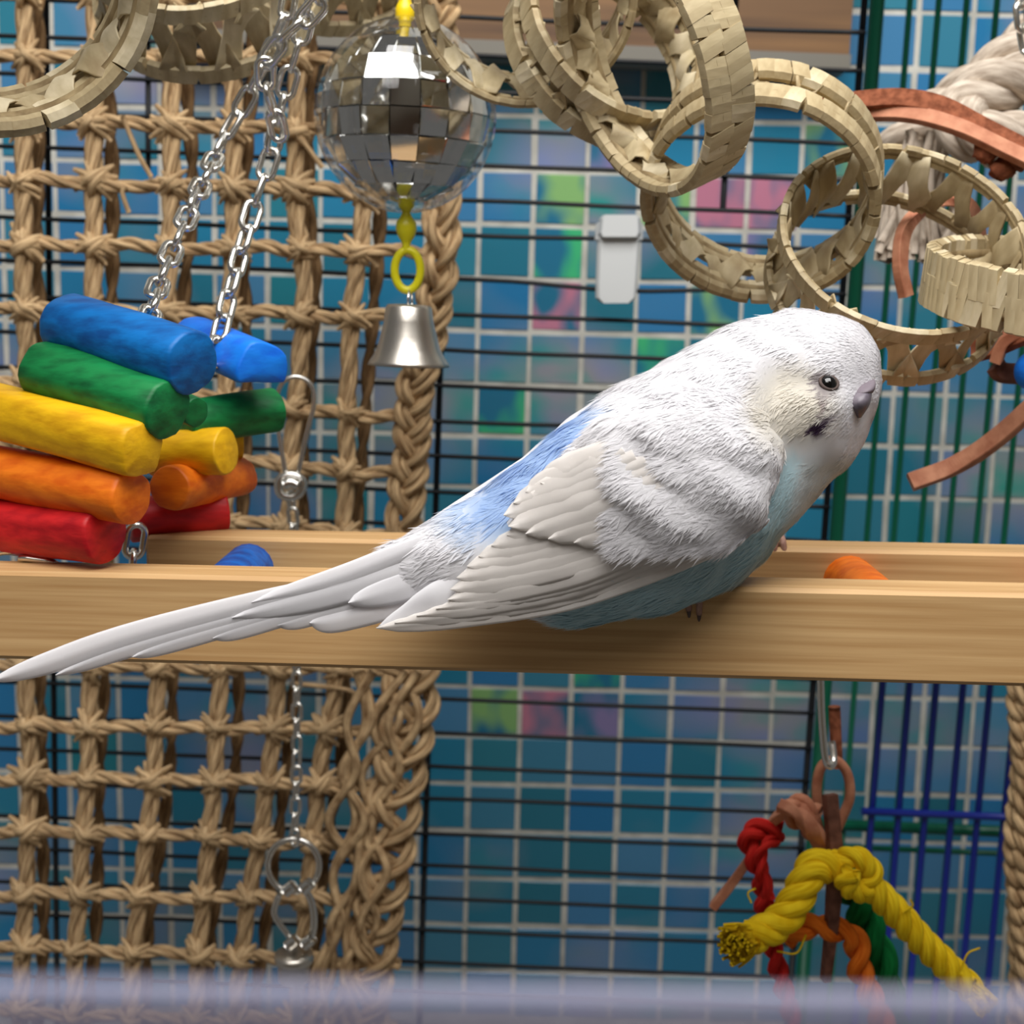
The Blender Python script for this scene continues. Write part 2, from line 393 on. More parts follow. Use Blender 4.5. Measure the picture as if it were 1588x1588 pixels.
# blue grate
YB = 0.56
blue = thing('cage_grate', 'blue wire grate standing against the lower green bars', 'grate', P(1450, 1700, YB))
zt_ = P(1430, 1000, YB).z; zb_ = P(1430, 1680, YB).z; spb = P(1391, 1285, YB).x - P(1350, 1285, YB).x
for k in range(0, 9):
    X = P(1350, 1285, YB).x + k * spb
    wire([(X, YB, zt_), (X + rng.uniform(-.0004, .0004), YB, zb_)], .0014).part('upright_bar', bluewire, blue)
for yy in (1000, 1258):
    z = P(1400, yy, YB).z; X = P(1332, 1285, YB).x
    wire([(X, YB - .002, z), (X + .1, YB - .002, z)], .0017).part('cross_bar', bluewire, blue)

# ================================================================== white clip on the wires
YK = .543
b = MB()
prof = [(335, 32), (345, 37), (372, 38), (395, 34), (440, 34), (462, 33), (470, 22)]
def clip_part(name, rowsp, th, Yc_):
    m_ = MB(); n = len(rowsp); V = []
    for (y, hw) in rowsp:
        cx = 958 - (y - 400) * .05
        for (sx, sy) in ((-1, -.5), (-.86, -1), (.86, -1), (1, -.5), (1, 1), (-1, 1)):
            p = P(cx + sx * hw, y, Yc_); V.append((p.x, Yc_ + sy * th, p.z))
    Fc = [(i * 6 + j, i * 6 + (j + 1) % 6, i * 6 + 6 + (j + 1) % 6, i * 6 + 6 + j) for i in range(n - 1) for j in range(6)]
    Fc += [tuple(range(6))[::-1], tuple((n - 1) * 6 + j for j in range(6))]
    m_.add(V, [f[::-1] for f in Fc]); return m_
clipo = thing('cage_clip', 'white plastic clip hooked over the black cage wires', 'clip', P(958, 470, YK))
clip_part('clip_body', [(346, 36), (372, 37), (374, 33), (440, 32), (462, 31), (470, 22)], .003, YK).part('clip_body', wplast, clipo, smooth=False)
clip_part('clip_top', [(334, 26), (339, 31), (362, 33), (368, 30)], .005, YK - .001).part('clip_top', wplast, clipo, smooth=False)

# ================================================================== seagrass mat
YM = 0.505
mat = thing('seagrass_mat', 'knotted seagrass rope mat with square openings hanging over the left of the cage', 'mat', P(300, 1650, YM))
COLS = [[(40, -40), (40, 150), (38, 400), (42, 600), (40, 1000), (46, 1180), (37, 1450), (30, 1640)],
        [(150, -40), (150, 100), (148, 300), (145, 600), (140, 1000), (138, 1180), (120, 1450), (110, 1640)],
        [(260, -40), (262, 100), (268, 300), (262, 450), (250, 800), (240, 1180), (209, 1450), (200, 1640)],
        [(362, -40), (360, 100), (362, 330), (355, 600), (345, 900), (335, 1180), (310, 1450), (300, 1640)],
        [(462, -40), (460, 60), (455, 300), (470, 450), (450, 700), (440, 900), (421, 1180), (378, 1450), (360, 1640)],
        [(572, -40), (570, 60), (565, 330), (545, 500), (535, 800), (520, 1050), (500, 1180), (480, 1350), (450, 1640)]]
ROWS = [(-10, 0), (88, 96), (189, 205), (280, 299), (380, 390), (478, 493), (592, 645), (690, 735), (790, 830), (890, 925), (1030, 1040), (1125, 1132), (1205, 1217), (1288, 1310), (1385, 1398), (1470, 1492), (1567, 1590)]
def colx(k, y):
    A = np.array(COLS[k], dtype=float); return float(np.interp(y, A[:, 1], A[:, 0]))
def jit(a): return rng.uniform(-a, a)
for k in range(6):
    A = spline([P(x + jit(3), y, YM + jit(.001)) for x, y in COLS[k]], 150)
    m_ = MB(); m_.rope(A, .0032, 3, 22, 8, rs=.0019, phase=rng.random() * 6)
    m_.part('vertical_cord', grass, mat)
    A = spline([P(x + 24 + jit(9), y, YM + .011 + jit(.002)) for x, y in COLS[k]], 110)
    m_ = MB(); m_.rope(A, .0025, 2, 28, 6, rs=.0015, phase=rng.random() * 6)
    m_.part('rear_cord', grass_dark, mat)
for ri, (ya, yb) in enumerate(ROWS):
    pts = []
    for x in range(-40, 661, 50):
        t = (x - 40) / 560; y = ya + (yb - ya) * t
        xx = x * (1.0 if y < 600 else 1 - .06 * (y - 600) / 900)
        pts.append(P(xx, y + jit(5) + 4 * math.sin(x * .06), YM - .001 + jit(.0015)))
    m_ = MB(); m_.rope(spline(pts, 110), .0025, 3, 34, 7, rs=.0013, phase=rng.random() * 6)
    m_.part('horizontal_cord', grass, mat)
# knots: three shapes, shared
def knot_mesh(sd):
    r_ = random.Random(sd); m_ = MB(); q = .0042
    for (a, c) in ((40, .0), (30, .0004), (-44, .0008), (-34, .0012), (10, .0003), (78, .0002)):
        a = math.radians(a + r_.uniform(-14, 14)); dx, dz = math.cos(a), math.sin(a); l = r_.uniform(1.25, 1.9); o_ = r_.uniform(-.45, .45)
        e = r_.uniform(.0, .0025)
        A = [(-dx * q * l - o_ * dz * q, .0024 - e * .6, -dz * q * l + o_ * dx * q), (-dx * q * .8 - o_ * dz * q, -.0014, -dz * q * .8 + o_ * dx * q), (-o_ * dz * q * .7, -.0030 - c, o_ * dx * q * .7),
             (dx * q * .8 - o_ * dz * q, -.0014, dz * q * .8 + o_ * dx * q), (dx * q * l - o_ * dz * q, .0024 - e, dz * q * l + o_ * dx * q)]
        m_.tube(spline(A, 11), np.array([.0007, .0010, .0012, .0014, .0015, .0015, .0015, .0014, .0012, .0010, .0007]), 7, flat=.75, v0=r_.random() * 9)
    return m_.mesh('knot', grass_pale)
knots = [knot_mesh(s) for s in range(6)]
for k in range(6):
    for ri, (ya, yb) in enumerate(ROWS):
        y = ya + (yb - ya) * (colx(k, ya) - 40) / 560; x = colx(k, y)
        if 900 < y < 1010: continue
        sc = rng.uniform(.85, 1.15)
        mw = Matrix.Translation(P(x + jit(3), y + jit(3), YM - .0015)) @ Matrix.Rotation(jit(.35), 4, 'Y') @ Matrix.Diagonal((sc * rng.choice((-1, 1)), 1, sc * rng.uniform(.9, 1.1), 1))
        inst('knot', knots[rng.randrange(6)], mat, mw)
# braided edge
EDGE = [(684, -40), (682, 60), (686, 330), (672, 480), (645, 600), (638, 700), (628, 820), (638, 1050), (618, 1200), (596, 1350), (575, 1480), (560, 1640)]
m_A = spline([P(x, y, YM - .002) for x, y in EDGE], 220)
for k in range(3):
    T, U, W = frames(m_A); L = np.linspace(0, 1, len(m_A))
    amp = np.interp(L, [0, .55, .62, 1], [.0042, .0044, .0085, .0075])
    th = 2 * PI * (L * 9.5 + k / 3)
    side = np.array((1.0, 0, 0)); B = m_A + (amp * np.sin(th))[:, None] * side + (.0022 * np.sin(2 * th))[:, None] * np.array((0, 1.0, 0))
    m_ = MB(); m_.rope(B, .0033, 3, 22, 7, rs=.0016, phase=k); m_.part('edge_strand', grass, mat)
for k in range(7):
    x = 560 + k * 15
    m_ = MB(); pts = [P(x + jit(25) + (14 if i % 2 else -14), 1050 + i * 75 - 0, YM - .004 + jit(.003)) for i in range(8)]
    pts = [P(600 - i * 12 + (k - 3) * 12 + jit(18) + (16 if (i + k) % 2 else -16), 1040 + i * 78, YM - .005 + jit(.003)) for i in range(8)]
    m_.tube(spline(pts, 60), .0017, 7, v0=k); m_.part('loose_strand', grass, mat)
for (pts) in ([(190, 180), (215, 240), (235, 275)], [(420, 180), (465, 215), (500, 260)], [(200, 330), (190, 300), (196, 290)], [(455, 1060), (540, 1070), (550, 1085)], [(690, 380), (700, 420), (685, 500)]):
    m_ = MB(); m_.tube(spline([P(x, y, YM - .004) for x, y in pts], 14), .0009, 6); m_.part('loose_fibre', grass, mat)
# seagrass rope at the right edge
rr = thing('seagrass_rope', 'thick braided seagrass rope hanging at the lower right edge of the cage', 'rope', P(1590, 1600, .5))
A = spline([P(x, y, .50) for x, y in ((1600, 1010), (1592, 1100), (1598, 1200), (1588, 1300), (1590, 1400), (1596, 1500), (1590, 1620))], 110)
T, U, W = frames(A); L = np.linspace(0, 1, len(A))
for k in range(3):
    th = 2 * PI * (L * 7 + k / 3); B = A + (.0042 * np.sin(th))[:, None] * np.array((1.0, 0, 0)) + (.0025 * np.sin(2 * th))[:, None] * np.array((0, 1.0, 0))
    m_ = MB(); m_.rope(B, .0036, 3, 25, 7, rs=.0018, phase=k); m_.part('strand', grass, rr)

# ================================================================== ladder
FTL, FTR = P(0, 886, .300), P(1588, 921, .284)
lu = (FTR - FTL).normalized(); lv = Vector((-lu.y, lu.x, 0)).normalized(); lw = lu.cross(lv)
if lw.z < 0: lw = -lw
lad_fr = Matrix((lu, lv, lw)).transposed().to_4x4(); lad_fr.translation = FTL
LEN = (FTR - FTL).length
lad = thing('wooden_ladder', 'pale pine ladder perch lying level across the cage with coloured rungs', 'ladder', FTL)
HR = S(146, .292); TH = .0125; DB = .0475
def rail(x0, x1, y0, name):
    import bmesh
    me = bevel_box_mesh(name, (x1 - x0) / 2, TH / 2, HR / 2, .0009, pine)
    c = lad_fr @ Vector(((x0 + x1) / 2, y0 + TH / 2, -HR / 2))
    mw = lad_fr.copy(); mw.translation = c
    return inst(name, me, lad, mw)
xb = (P(228, 830, .348) - FTL).dot(lu)
rail(-.035, LEN + .045, 0, 'front_rail'); rail(xb, LEN + .045, DB, 'back_rail')
def lw_pt(x, y, z): return lad_fr @ Vector((x, y, z))
RR = .0062
for (pxb, col) in ((375, 'darkblue'), (687, 'green'), (998, 'yellow'), (1310, 'orange'), (1622, 'red')):
    xx = (P(pxb, 870, .339) - FTL).dot(lu)
    zc = -.0015 - RR
    m_ = MB(); m_.tube(spline([lw_pt(xx + .003, TH * .5, zc), lw_pt(xx, DB + TH * .5, zc)], 6), RR, 20)
    m_.part('rung', PAINT[col], lad)

# ================================================================== chain links
def link_mesh(L, Wd, r, name='link', m=steel):
    """oval link along Z, in the XZ plane"""
    h = (L - Wd) / 2; R = Wd / 2 - r; pts = []
    for i in range(9): a = PI * i / 8; pts.append((R * math.cos(a), 0, h + R * math.sin(a)))
    for i in range(9): a = PI + PI * i / 8; pts.append((R * math.cos(a), 0, -h + R * math.sin(a)))
    b_ = MB(); b_.tube(pts, r, 7, closed=True); return b_.mesh(name, m)
def chain(pts, me, pitch, parent, name='link', spin=0.0, yaw=0.4):
    A = spline(pts, 400); d = np.concatenate([[0], np.cumsum(np.linalg.norm(np.diff(A, axis=0), axis=1))])
    n = max(1, int(d[-1] / pitch)); T = np.gradient(A, axis=0)
    for k in range(n + 1):
        i = int(np.searchsorted(d, min(k * pitch, d[-1] - 1e-9)))
        t = Vector(T[i]).normalized(); q = t.to_track_quat('Z', 'Y')
        mw = Matrix.Translation(A[i]) @ q.to_matrix().to_4x4() @ Matrix.Rotation(yaw + (k % 2) * PI / 2 + k * spin + rng.uniform(-.25, .25), 4, 'Z')
        inst(name, me, parent, mw)

# ================================================================== rainbow block toy
toy = thing('hanging_block_toy', 'hanging stack of rainbow painted wooden blocks on two silver chains', 'bird toy', P(230, 840, .33))
def block(name_col, A, B, r, shape, endround=.16, seedv=0, label=None, flat=0.0):
    A = P(*A); B = P(*B); t = (B - A).normalized(); up = Vector((0, 0, 1)); sd = t.cross(up).normalized(); up = sd.cross(t)
    V = []; n = 36; L = (B - A).length
    st = [(0, .0), (0, .86), (.01, .95), (.03, 1), (.2, 1.0), (.4, 1), (.6, 1), (.8, 1), (.972, 1), (.993, .97), (1, .91), (1, 0)]
    for (s_, k) in st:
        for j in range(n):
            a = 2 * PI * j / n; x, y = math.cos(a), math.sin(a)
            if shape == 'D': y = max(y, -.45)
            if shape == 'B':   # barked split block: squarish
                q = max(abs(x), abs(y)); f = (1 / q) * .45 + .55; x *= f * .88; y *= f * .88
            wob = 1 + .10 * noise.noise(Vector((x * 1.3 + seedv, y * 1.3, s_ * 2.0))) + .03 * noise.noise(Vector((x * 5 + seedv, y * 5, s_ * 3)))
            V.append(A + t * (s_ * L + (x * flat * r if s_ > .5 else 0)) + (sd * x + up * y) * r * k * wob)
    Fc = [(i * n + j, i * n + (j + 1) % n, (i + 1) * n + (j + 1) % n, (i + 1) * n + j) for i in range(len(st) - 1) for j in range(n)]
    o = part('wood_block', V, Fc, PAINT[name_col], toy, label=label)
    return o
block('blue', (98, 502, .328), (300, 563, .305), S(50, .315), 'R', label='dark blue block', seedv=1)
block('green', (62, 572, .322), (262, 636, .302), S(46, .31), 'R', label='green block', seedv=2)
block('yellow', (-55, 625, .325), (222, 697, .298), S(48, .31), 'B', label='yellow block', seedv=3)
block('orange', (-55, 722, .325), (206, 772, .300), S(42, .31), 'R', label='orange block', seedv=4)
block('red', (-70, 812, .325), (165, 828, .304), S(46, .31), 'R', label='red block', seedv=5)
block('brightblue', (300, 530, .375), (408, 574, .345), S(43, .355), 'D', label='bright blue block', seedv=6)
block('green', (285, 655, .350), (428, 636, .366), S(34, .36), 'R', label='green block behind', seedv=7)
block('green', (275, 628, .334), (305, 640, .330), S(23, .34), 'R', label='small green block', seedv=8)
block('yellow', (238, 705, .352), (352, 700, .345), S(36, .35), 'R', label='yellow block behind', seedv=9)
block('yellow', (300, 690, .366), (372, 690, .372), S(26, .36), 'B', seedv=19)
block('orange', (372, 738, .372), (262, 757, .338), S(34, .35), 'R', label='orange block behind', seedv=10)
block('red', (200, 806, .350), (350, 792, .360), S(34, .36), 'R', label='red block behind', seedv=11)
lm = link_mesh(.0098, .0058, .00085)
lms = link_mesh(.0075, .0046, .0007)
chain([P(232, 492, .318), P(250, 430, .335), P(300, 315, .36), P(345, 220, .385), P(395, 130, .385), P(440, 30, .378), P(455, -60, .375)], lm, .0072, toy)
chain([P(335, 545, .350), P(352, 470, .36), P(385, 350, .375), P(420, 240, .38), P(440, 150, .378), P(470, 40, .372), P(490, -60, .37)], lm, .0072, toy, yaw=.9)
chain([P(430, 195, .375), P(412, 110, .368), P(440, 60, .364), P(490, 10, .362), P(510, -50, .36)], lm, .0068, toy, yaw=.2)
chain([P(205, 880, .335), P(208, 850, .335), P(212, 825, .335)], lm, .0065, toy)
chain([P(60, 873, .312), P(20, 868, .312), P(-20, 872, .312)], lm, .0065, toy)

# ================================================================== chain with snap hook in front of the mat
hk = thing('chain_with_clip', 'thin silver chain with a spring hook hanging in front of the seagrass mat', 'chain', P(455, 1520, .46))
YH = .465
b = MB(); pts = PP([(432, 700), (428, 640), (434, 600), (458, 583), (484, 600), (486, 640), (472, 690), (463, 735), (456, 700 + 50)], YH)
b = MB(); b.tube(spline(PP([(444, 740), (434, 680), (429, 625), (438, 594), (460, 584), (482, 596), (487, 625), (474, 680), (461, 740)], YH), 50), .0008, 7); b.part('wire_hook', steel, hk)
b = MB(); b.tube(spline(PP([(432, 752), (436, 742), (452, 736), (466, 742), (470, 752), (464, 766), (450, 771), (436, 766)], YH - .001), 24, closed=True), .0016, 7, closed=True); b.part('coil', steel, hk)
b = MB(); b.tube(spline(PP([(440, 752), (451, 748), (462, 753)], YH - .004), 8), .0020, 7); b.part('coil', steel, hk)
chain([P(451, 775, YH), P(456, 820, YH), P(458, 900, YH), P(460, 1040, YH), P(460, 1180, YH), P(457, 1298, YH)], lms, .0056, hk)
b = MB(); b.tube([P(455 + 40 * math.cos(a), 1342 + 41 * math.sin(a), YH - .001 * math.sin(a)) for a in np.linspace(0, 2 * PI, 36, endpoint=False)], .0011, 8, closed=True); b.part('split_ring', steel, hk)
b = MB(); b.tube(spline(PP([(434, 1385), (425, 1412), (432, 1430), (447, 1450), (459, 1468)], YH - .002), 20), .0011, 8); b.part('hook_arm', steel, hk)
b = MB(); b.tube(spline(PP([(470, 1378), (482, 1395), (487, 1425), (484, 1450), (476, 1468)], YH - .002), 20), .0013, 8); b.part('hook_arm', steel, hk)
for (x, y) in ((449, 1378), (476, 1374), (453, 1462), (478, 1460)):
    b = MB(); b.tube(spline(PP([(x - 7, y + 6), (x, y), (x + 7, y - 6)], YH - .004), 6), .0022, 8); b.part('joint', steel, hk)
# small clapper cap
def lathe(pxc, prof, Y, n=32, tilt=0.0):
    """prof: (py, radius px)"""
    V = []; 
    for (y, r) in prof:
        c = P(pxc + (y - prof[0][0]) * tilt, y, Y); rr_ = S(r, Y)
        for j in range(n): a = 2 * PI * j / n; V.append(c + Vector((rr_ * math.cos(a), rr_ * math.sin(a), 0)))
    Fc = [(i * n + j, (i + 1) * n + j, (i + 1) * n + (j + 1) % n, i * n + (j + 1) % n) for i in range(len(prof) - 1) for j in range(n)]
    return V, Fc
V, Fc = lathe(456, [(1478, 2), (1477, 24), (1479, 31), (1486, 33), (1492, 30), (1494, 26), (1520, 25), (1523, 22), (1521, 2)], YH - .004)
part('metal_cap', V, Fc, nickel, hk)
V, Fc = lathe(462, [(1520, 9), (1640, 10)], YH - .004, 12); part('rod', V, Fc, nickel, hk)

# ================================================================== mirror ball, yellow chain, bell
YD = 0.42
bc = P(629, 180, YD); RB = S(135, YD)
ball = thing('mirror_ball', 'round mirror ball toy of square reflective facets in a clear shell', 'mirror ball', bc)
rows_n = 10; core = RB * .93
ringme = {}
for i in range(rows_n):
    t0, t1 = PI * i / rows_n, PI * (i + 1) / rows_n
    nseg = 18
    g = .004
    V = []
    tm = (t0 + t1) / 2; dl = PI / nseg - g * .8
    a0, a1 = t0 + g, t1 - g
    q = []
    for (tt, s_) in ((a0, -1), (a0, 1), (a1, 1), (a1, -1)):
        q.append(Vector((core * math.sin(tt) * math.cos(s_ * dl), core * math.sin(tt) * math.sin(s_ * dl), core * math.cos(tt))))
    nrm = (q[2] - q[0]).cross(q[3] - q[1]).normalized()
    if nrm.dot(Vector((math.sin(tm), 0, math.cos(tm)))) < 0: nrm = -nrm
    top = [v.copy() for v in q]; bot = [v - nrm * .0009 for v in q]
    c_ = sum(top, Vector()) / 4; top = [c_ + (v - c_) * .975 + nrm * .0001 for v in top]
    me = mesh('mirror_facet', [v - c_ for v in top + bot], [(0, 3, 2, 1), (0, 1, 5, 4), (1, 2, 6, 5), (2, 3, 7, 6), (3, 0, 4, 7)], None, False); me.materials.append(mirror)
    for k in range(nseg):
        rot = Matrix.Rotation(2 * PI * k / nseg - .1, 4, 'Z') @ Matrix.Translation(c_)
        rot = rot @ Matrix.Rotation(jit(.17), 4, 'Y') @ Matrix.Rotation(jit(.17), 4, 'Z')
        inst('mirror_facet', me, ball, Matrix.Translation(bc) @ rot)
def sphere(c, r, nu=32, nv=16, sq=(1, 1, 1)):
    V = []; 
    for i in range(nv + 1):
        t = PI * i / nv
        for j in range(nu): a = 2 * PI * j / nu; V.append(Vector(c) + Vector((r * sq[0] * math.sin(t) * math.cos(a), r * sq[1] * math.sin(t) * math.sin(a), r * sq[2] * math.cos(t))))
    Fc = [(i * nu + j, (i + 1) * nu + j, (i + 1) * nu + (j + 1) % nu, i * nu + (j + 1) % nu) for i in range(nv) for j in range(nu)]
    return V, Fc
V, Fc = sphere(bc, core * .93, 36, 20); part('ball_core', V, Fc, nickel, ball)
V, Fc = sphere(bc, RB, 36, 20, (1, 1, 1.05)); part('clear_shell', V, Fc, clear, ball, smooth=False)
V, Fc = lathe(628, [(-40, 9), (2, 9), (8, 12), (14, 14), (28, 14), (34, 9), (42, 9)], YD, 16); part('top_stem', V, Fc, yplast2, ball, label='yellow plastic stem')
yc = thing('yellow_chain_with_bell', 'yellow plastic links with a small silver bell hanging below the mirror ball', 'bell', P(632, 567, YD))
for (cx, cy, rx, ry, r) in ((630, 352, 12, 17, 4.5),):
    b = MB(); 
V, Fc = lathe(630, [(288, 3), (292, 8), (298, 11), (304, 11), (312, 13), (320, 12), (326, 7), (330, 6), (336, 9), (345, 15), (355, 16), (366, 13), (374, 8), (380, 6), (388, 7)], YD - .002, 20)
part('swivel', V, Fc, yplast, yc)
b = MB(); b.tube([P(632 + 20 * math.cos(a), 419 + 31 * math.sin(a), YD - .002) for a in np.linspace(0, 2 * PI, 36, endpoint=False)], S(6.5, YD), 10, closed=True); b.part('oval_link', yplast, yc)
b = MB(); b.tube([P(636 + 3 * math.cos(a), 466 + 17 * math.sin(a), YD - .002 + .003 * math.cos(a)) for a in np.linspace(0, 2 * PI, 20, endpoint=False)], S(2, YD), 8, closed=True); b.part('loop', steel, yc)
V, Fc = lathe(634, [(473, 1), (472, 22), (473, 32), (477, 35), (500, 38), (520, 43), (540, 48), (552, 54), (561, 60), (567, 63), (566, 60), (552, 51), (520, 40), (490, 34), (480, 20), (480, 1)], YD - .002, 48)
part('bell_cup', V, Fc, nickel, yc)
V, Fc = sphere(P(634, 550, YD - .002), S(9, YD), 16, 10); part('clapper', V, Fc, steel, yc)

# ================================================================== palm leaf rings
def ring_piece(R, da, ax, rad, r0, skew, m, name='leaf_wrap'):
    """a wrapped band piece: spans angle da round Z at radius R; ax half width along Z"""
    V = []; n = 3
    for i in range(n):
        a = -da / 2 + da * i / (n - 1); e = 1.0 if i == 1 else .96
        for (z, q) in ((-ax, 0), (-ax * .85, rad * e), (ax * .85, rad * e), (ax, 0), (ax * .8, -rad * .8), (-ax * .8, -rad * .8)):
            aa = a + skew * z / ax; rr_ = R + q + r0
            V.append((rr_ * math.cos(aa), rr_ * math.sin(aa), z))
    Fc = [(i * 6 + j, (i + 1) * 6 + j, (i + 1) * 6 + (j + 1) % 6, i * 6 + (j + 1) % 6) for i in range(n - 1) for j in range(6)]
    Fc += [tuple(range(6)), tuple((n - 1) * 6 + j for j in range(6))[::-1]]
    me = mesh(name, V, Fc, None, False); me.materials.append(m); return me
def palm_ring(c, R, n_cam, W, label, nw=44, band=15, ns=13, seedv=0, group='woven palm leaf rings', phase=0.0):
    """c=(px,py,Y) centre of the front rim, R and W in pixels at that place, n_cam: ring axis towards the camera"""
    r_ = random.Random(seedv)
    Y = c[2]; cw = P(*c); n = (R3 @ Vector(n_cam)).normalized(); Rm = S(R, Y); Wm = S(W, Y); bm_ = S(band, Y)
    q = n.to_track_quat('Z', 'Y').to_matrix().to_4x4()
    base = Matrix.Translation(cw) @ q @ Matrix.Translation((0, 0, -Wm / 2))
    t = thing('palm_leaf_ring', label, 'leaf ring', base.translation, group)
    for sgn in (1, -1):
        hb = MB(); A = [base @ Vector((Rm * math.cos(a), Rm * math.sin(a), sgn * Wm / 2)) for a in np.linspace(0, 2 * PI, 48, endpoint=False)]
        hb.tube(A, bm_ * .42, 7, closed=True); hb.part('hoop', palm_core, t)
        da = 2 * PI / nw
        metas = [ring_piece(Rm, da * k_, bm_ * ww, bm_ * .42, r0, sk, palm if j != 2 else palm_pale) for j, (k_, ww, r0, sk) in enumerate(((1.03, 1, 0, .02), (1.02, .97, bm_ * .03, -.02), (1.05, 1.03, bm_ * .015, .035)))]
        for k in range(nw):
            a = k * da + r_.uniform(-.01, .01)
            mw = base @ Matrix.Translation((0, 0, sgn * Wm / 2 + r_.uniform(-.0002, .0002))) @ Matrix.Rotation(a, 4, 'Z')
            inst('leaf_wrap', metas[r_.choice((0, 0, 1, 1, 2))], t, mw)
    # zigzag of folded leaf between the hoops
    me_s = []
    for v in range(3):
        sm = MB(); h = Wm / 2; da = 2 * PI / ns / 2; wd = Rm * da * (1.0 + .2 * v)
        A = []
        for k in range(7):
            f = k / 6; a = -da / 2 + da * f; rr_ = Rm * (1 - .05 * math.sin(PI * f) * (1 + v * .6)); A.append((rr_ * math.cos(a), rr_ * math.sin(a), (-h + 2 * h * f) * .94))
        tw = .15 + .2 * v
        sm.ribbon(A, np.array([1, .85, .7, .62, .7, .85, 1]) * wd, .0005, lambda f: (math.sin(tw * (f - .5) * 2), math.cos(tw * (f - .5) * 2), 0))
        me_s.append(sm.mesh('leaf_strut', palm if v != 1 else palm_pale))
    for k in range(2 * ns):
        a = phase + 2 * PI * (k + .5) / (2 * ns)
        fl = Matrix.Diagonal((1, 1, 1 if k % 2 else -1, 1))
        inst('leaf_strut', me_s[r_.randrange(3)], t, base @ Matrix.Rotation(a + r_.uniform(-.02, .02), 4, 'Z') @ fl)
    return t
palm_ring((-12, -42, .29), 226, (.46, -.56, .68), 84, 'large palm leaf ring in the top left corner, nearest of the chain', 30, 34, 12, 1)
palm_ring((300, -98, .41), 165, (0, .5, .86), 110, 'palm leaf ring hanging at the top between the left ring and the silver chains', 40, 15, 13, 2)
palm_ring((505, -135, .45), 150, (.25, .5, .82), 80, 'palm leaf ring at the top edge left of the mirror ball', 40, 13, 13, 3)
palm_ring((815, -5, .375), 158, (.02, -.6, .8), 105, 'palm leaf ring hanging right against the top of the mirror ball', 44, 14, 13, 4)
palm_ring((958, 52, .385), 146, (.46, .34, .82), 54, 'tilted palm leaf ring linking the top ring to the large right ones', 40, 19, 12, 5)
palm_ring((992, 100, .345), 188, (-.84, -.44, .32), 34, 'palm leaf ring seen nearly edge on with a thick wrapped right side', 46, 24, 13, 6)
palm_ring((1178, 308, .365), 168, (-.22, -.69, .69), 72, 'palm leaf ring with open zigzag hanging just above the bird', 44, 23, 13, 7)
palm_ring((1402, 372, .355), 184, (.05, .52, .85), 100, 'palm leaf ring passing behind the head of the bird', 50, 14, 14, 8)
palm_ring((1648, 428, .345), 190, (.06, .93, .34), 34, 'palm leaf ring wrapped in fine strips at the right edge', 80, 30, 13, 9)

# ================================================================== rope and leather toy at the right
rt = thing('leather_and_rope_toy', 'toy of brown leather strips and thick white cotton rope at the upper right', 'bird toy', P(1540, 600, .42))
b = MB(); b.rope(spline(PP([(1660, 20, .45), (1585, 75, .45), (1520, 130, .45), (1450, 175, .455), (1390, 235, .46)]), 70), np.linspace(.0085, .0075, 70), 3, 26, 10); b.part('cotton_rope', cotton, rt)
b = MB(); b.rope(spline(PP([(1650, 120, .44), (1560, 130, .44), (1490, 170, .44), (1520, 215, .43), (1600, 215, .44)]), 60), .0085, 3, 28, 10); b.part('cotton_rope', cotton, rt)
b = MB()
for k in range(80):
    x0, y0 = 1440 + jit(34), 215 + jit(18); x1, y1 = 1358 + rng.random() * 112, 368 + rng.random() * 40
    b.tube(spline(PP([(x0, y0), ((x0 + x1) / 2 + jit(10) - 8, (y0 + y1) / 2), (x1, y1)], .455 + jit(.006)), 10), .0014, 5)
b.part('tassel', cotton, rt, kind='stuff')
b = MB()
for k in range(30):
    x0, y0 = 1490 + jit(14), 315 + jit(8); x1, y1 = 1460 + rng.random() * 48, 372 + rng.random() * 22
    b.tube(spline(PP([(x0, y0), ((x0 + x1) / 2, (y0 + y1) / 2), (x1, y1)], .44 + jit(.005)), 8), .0012, 5)
b.part('tassel', cotton, rt, kind='stuff')
def strip(pts, wd, th, m, side, name='leather_strip', label=None, n=40):
    b_ = MB(); b_.ribbon(spline(PP(pts), n), wd, th, side); return b_.part(name, m, rt_cur, label=label, smooth=False)
rt_cur = rt
strip([(1262, 172, .425), (1330, 160, .415), (1400, 156, .41), (1460, 168, .405), (1530, 205, .40), (1640, 262, .395)], .0052, .0058, leather_raw, lambda f: (0, .3, 1), label='rough dark leather strip')
strip([(1300, 178, .42), (1400, 176, .408), (1480, 195, .40), (1560, 232, .395), (1640, 270, .39)], .0042, .003, leather, lambda f: (0, .5, 1))
strip([(1405, 460, .385), (1396, 410, .385), (1404, 355, .39), (1440, 320, .395), (1490, 312, .40), (1515, 345, .41), (1520, 400, .415)], .0040, .0026, leather, lambda f: (.6, .6, .2), label='curled pinkish leather strip')
strip([(1412, 748, .40), (1480, 722, .40), (1545, 680, .395), (1640, 595, .39)], .0050, .0032, leather, lambda f: (0, .5, 1), label='straight leather strip end')
strip([(1510, 545, .385), (1545, 535, .38), (1580, 520, .375), (1630, 500, .37)], .0058, .003, leather_raw, lambda f: (0, .4, 1))
strip([(1545, 560, .378), (1560, 525, .376), (1600, 500, .374)], .0052, .003, leather, lambda f: (.4, .6, .4))
strip([(1542, 565, .383), (1556, 578, .383), (1600, 580, .383)], .0052, .003, leather_dark, lambda f: (0, .4, 1))
for (x, y) in ((1530, 235), (1555, 262), (1575, 250)):
    V, Fc = sphere(P(x, y, .40), S(20, .4), 14, 10, (1, .8, .8)); part('leather_knot', [v + Vector((jit(.0006), jit(.0006), jit(.0006))) for v in V], Fc, leather_raw, rt)
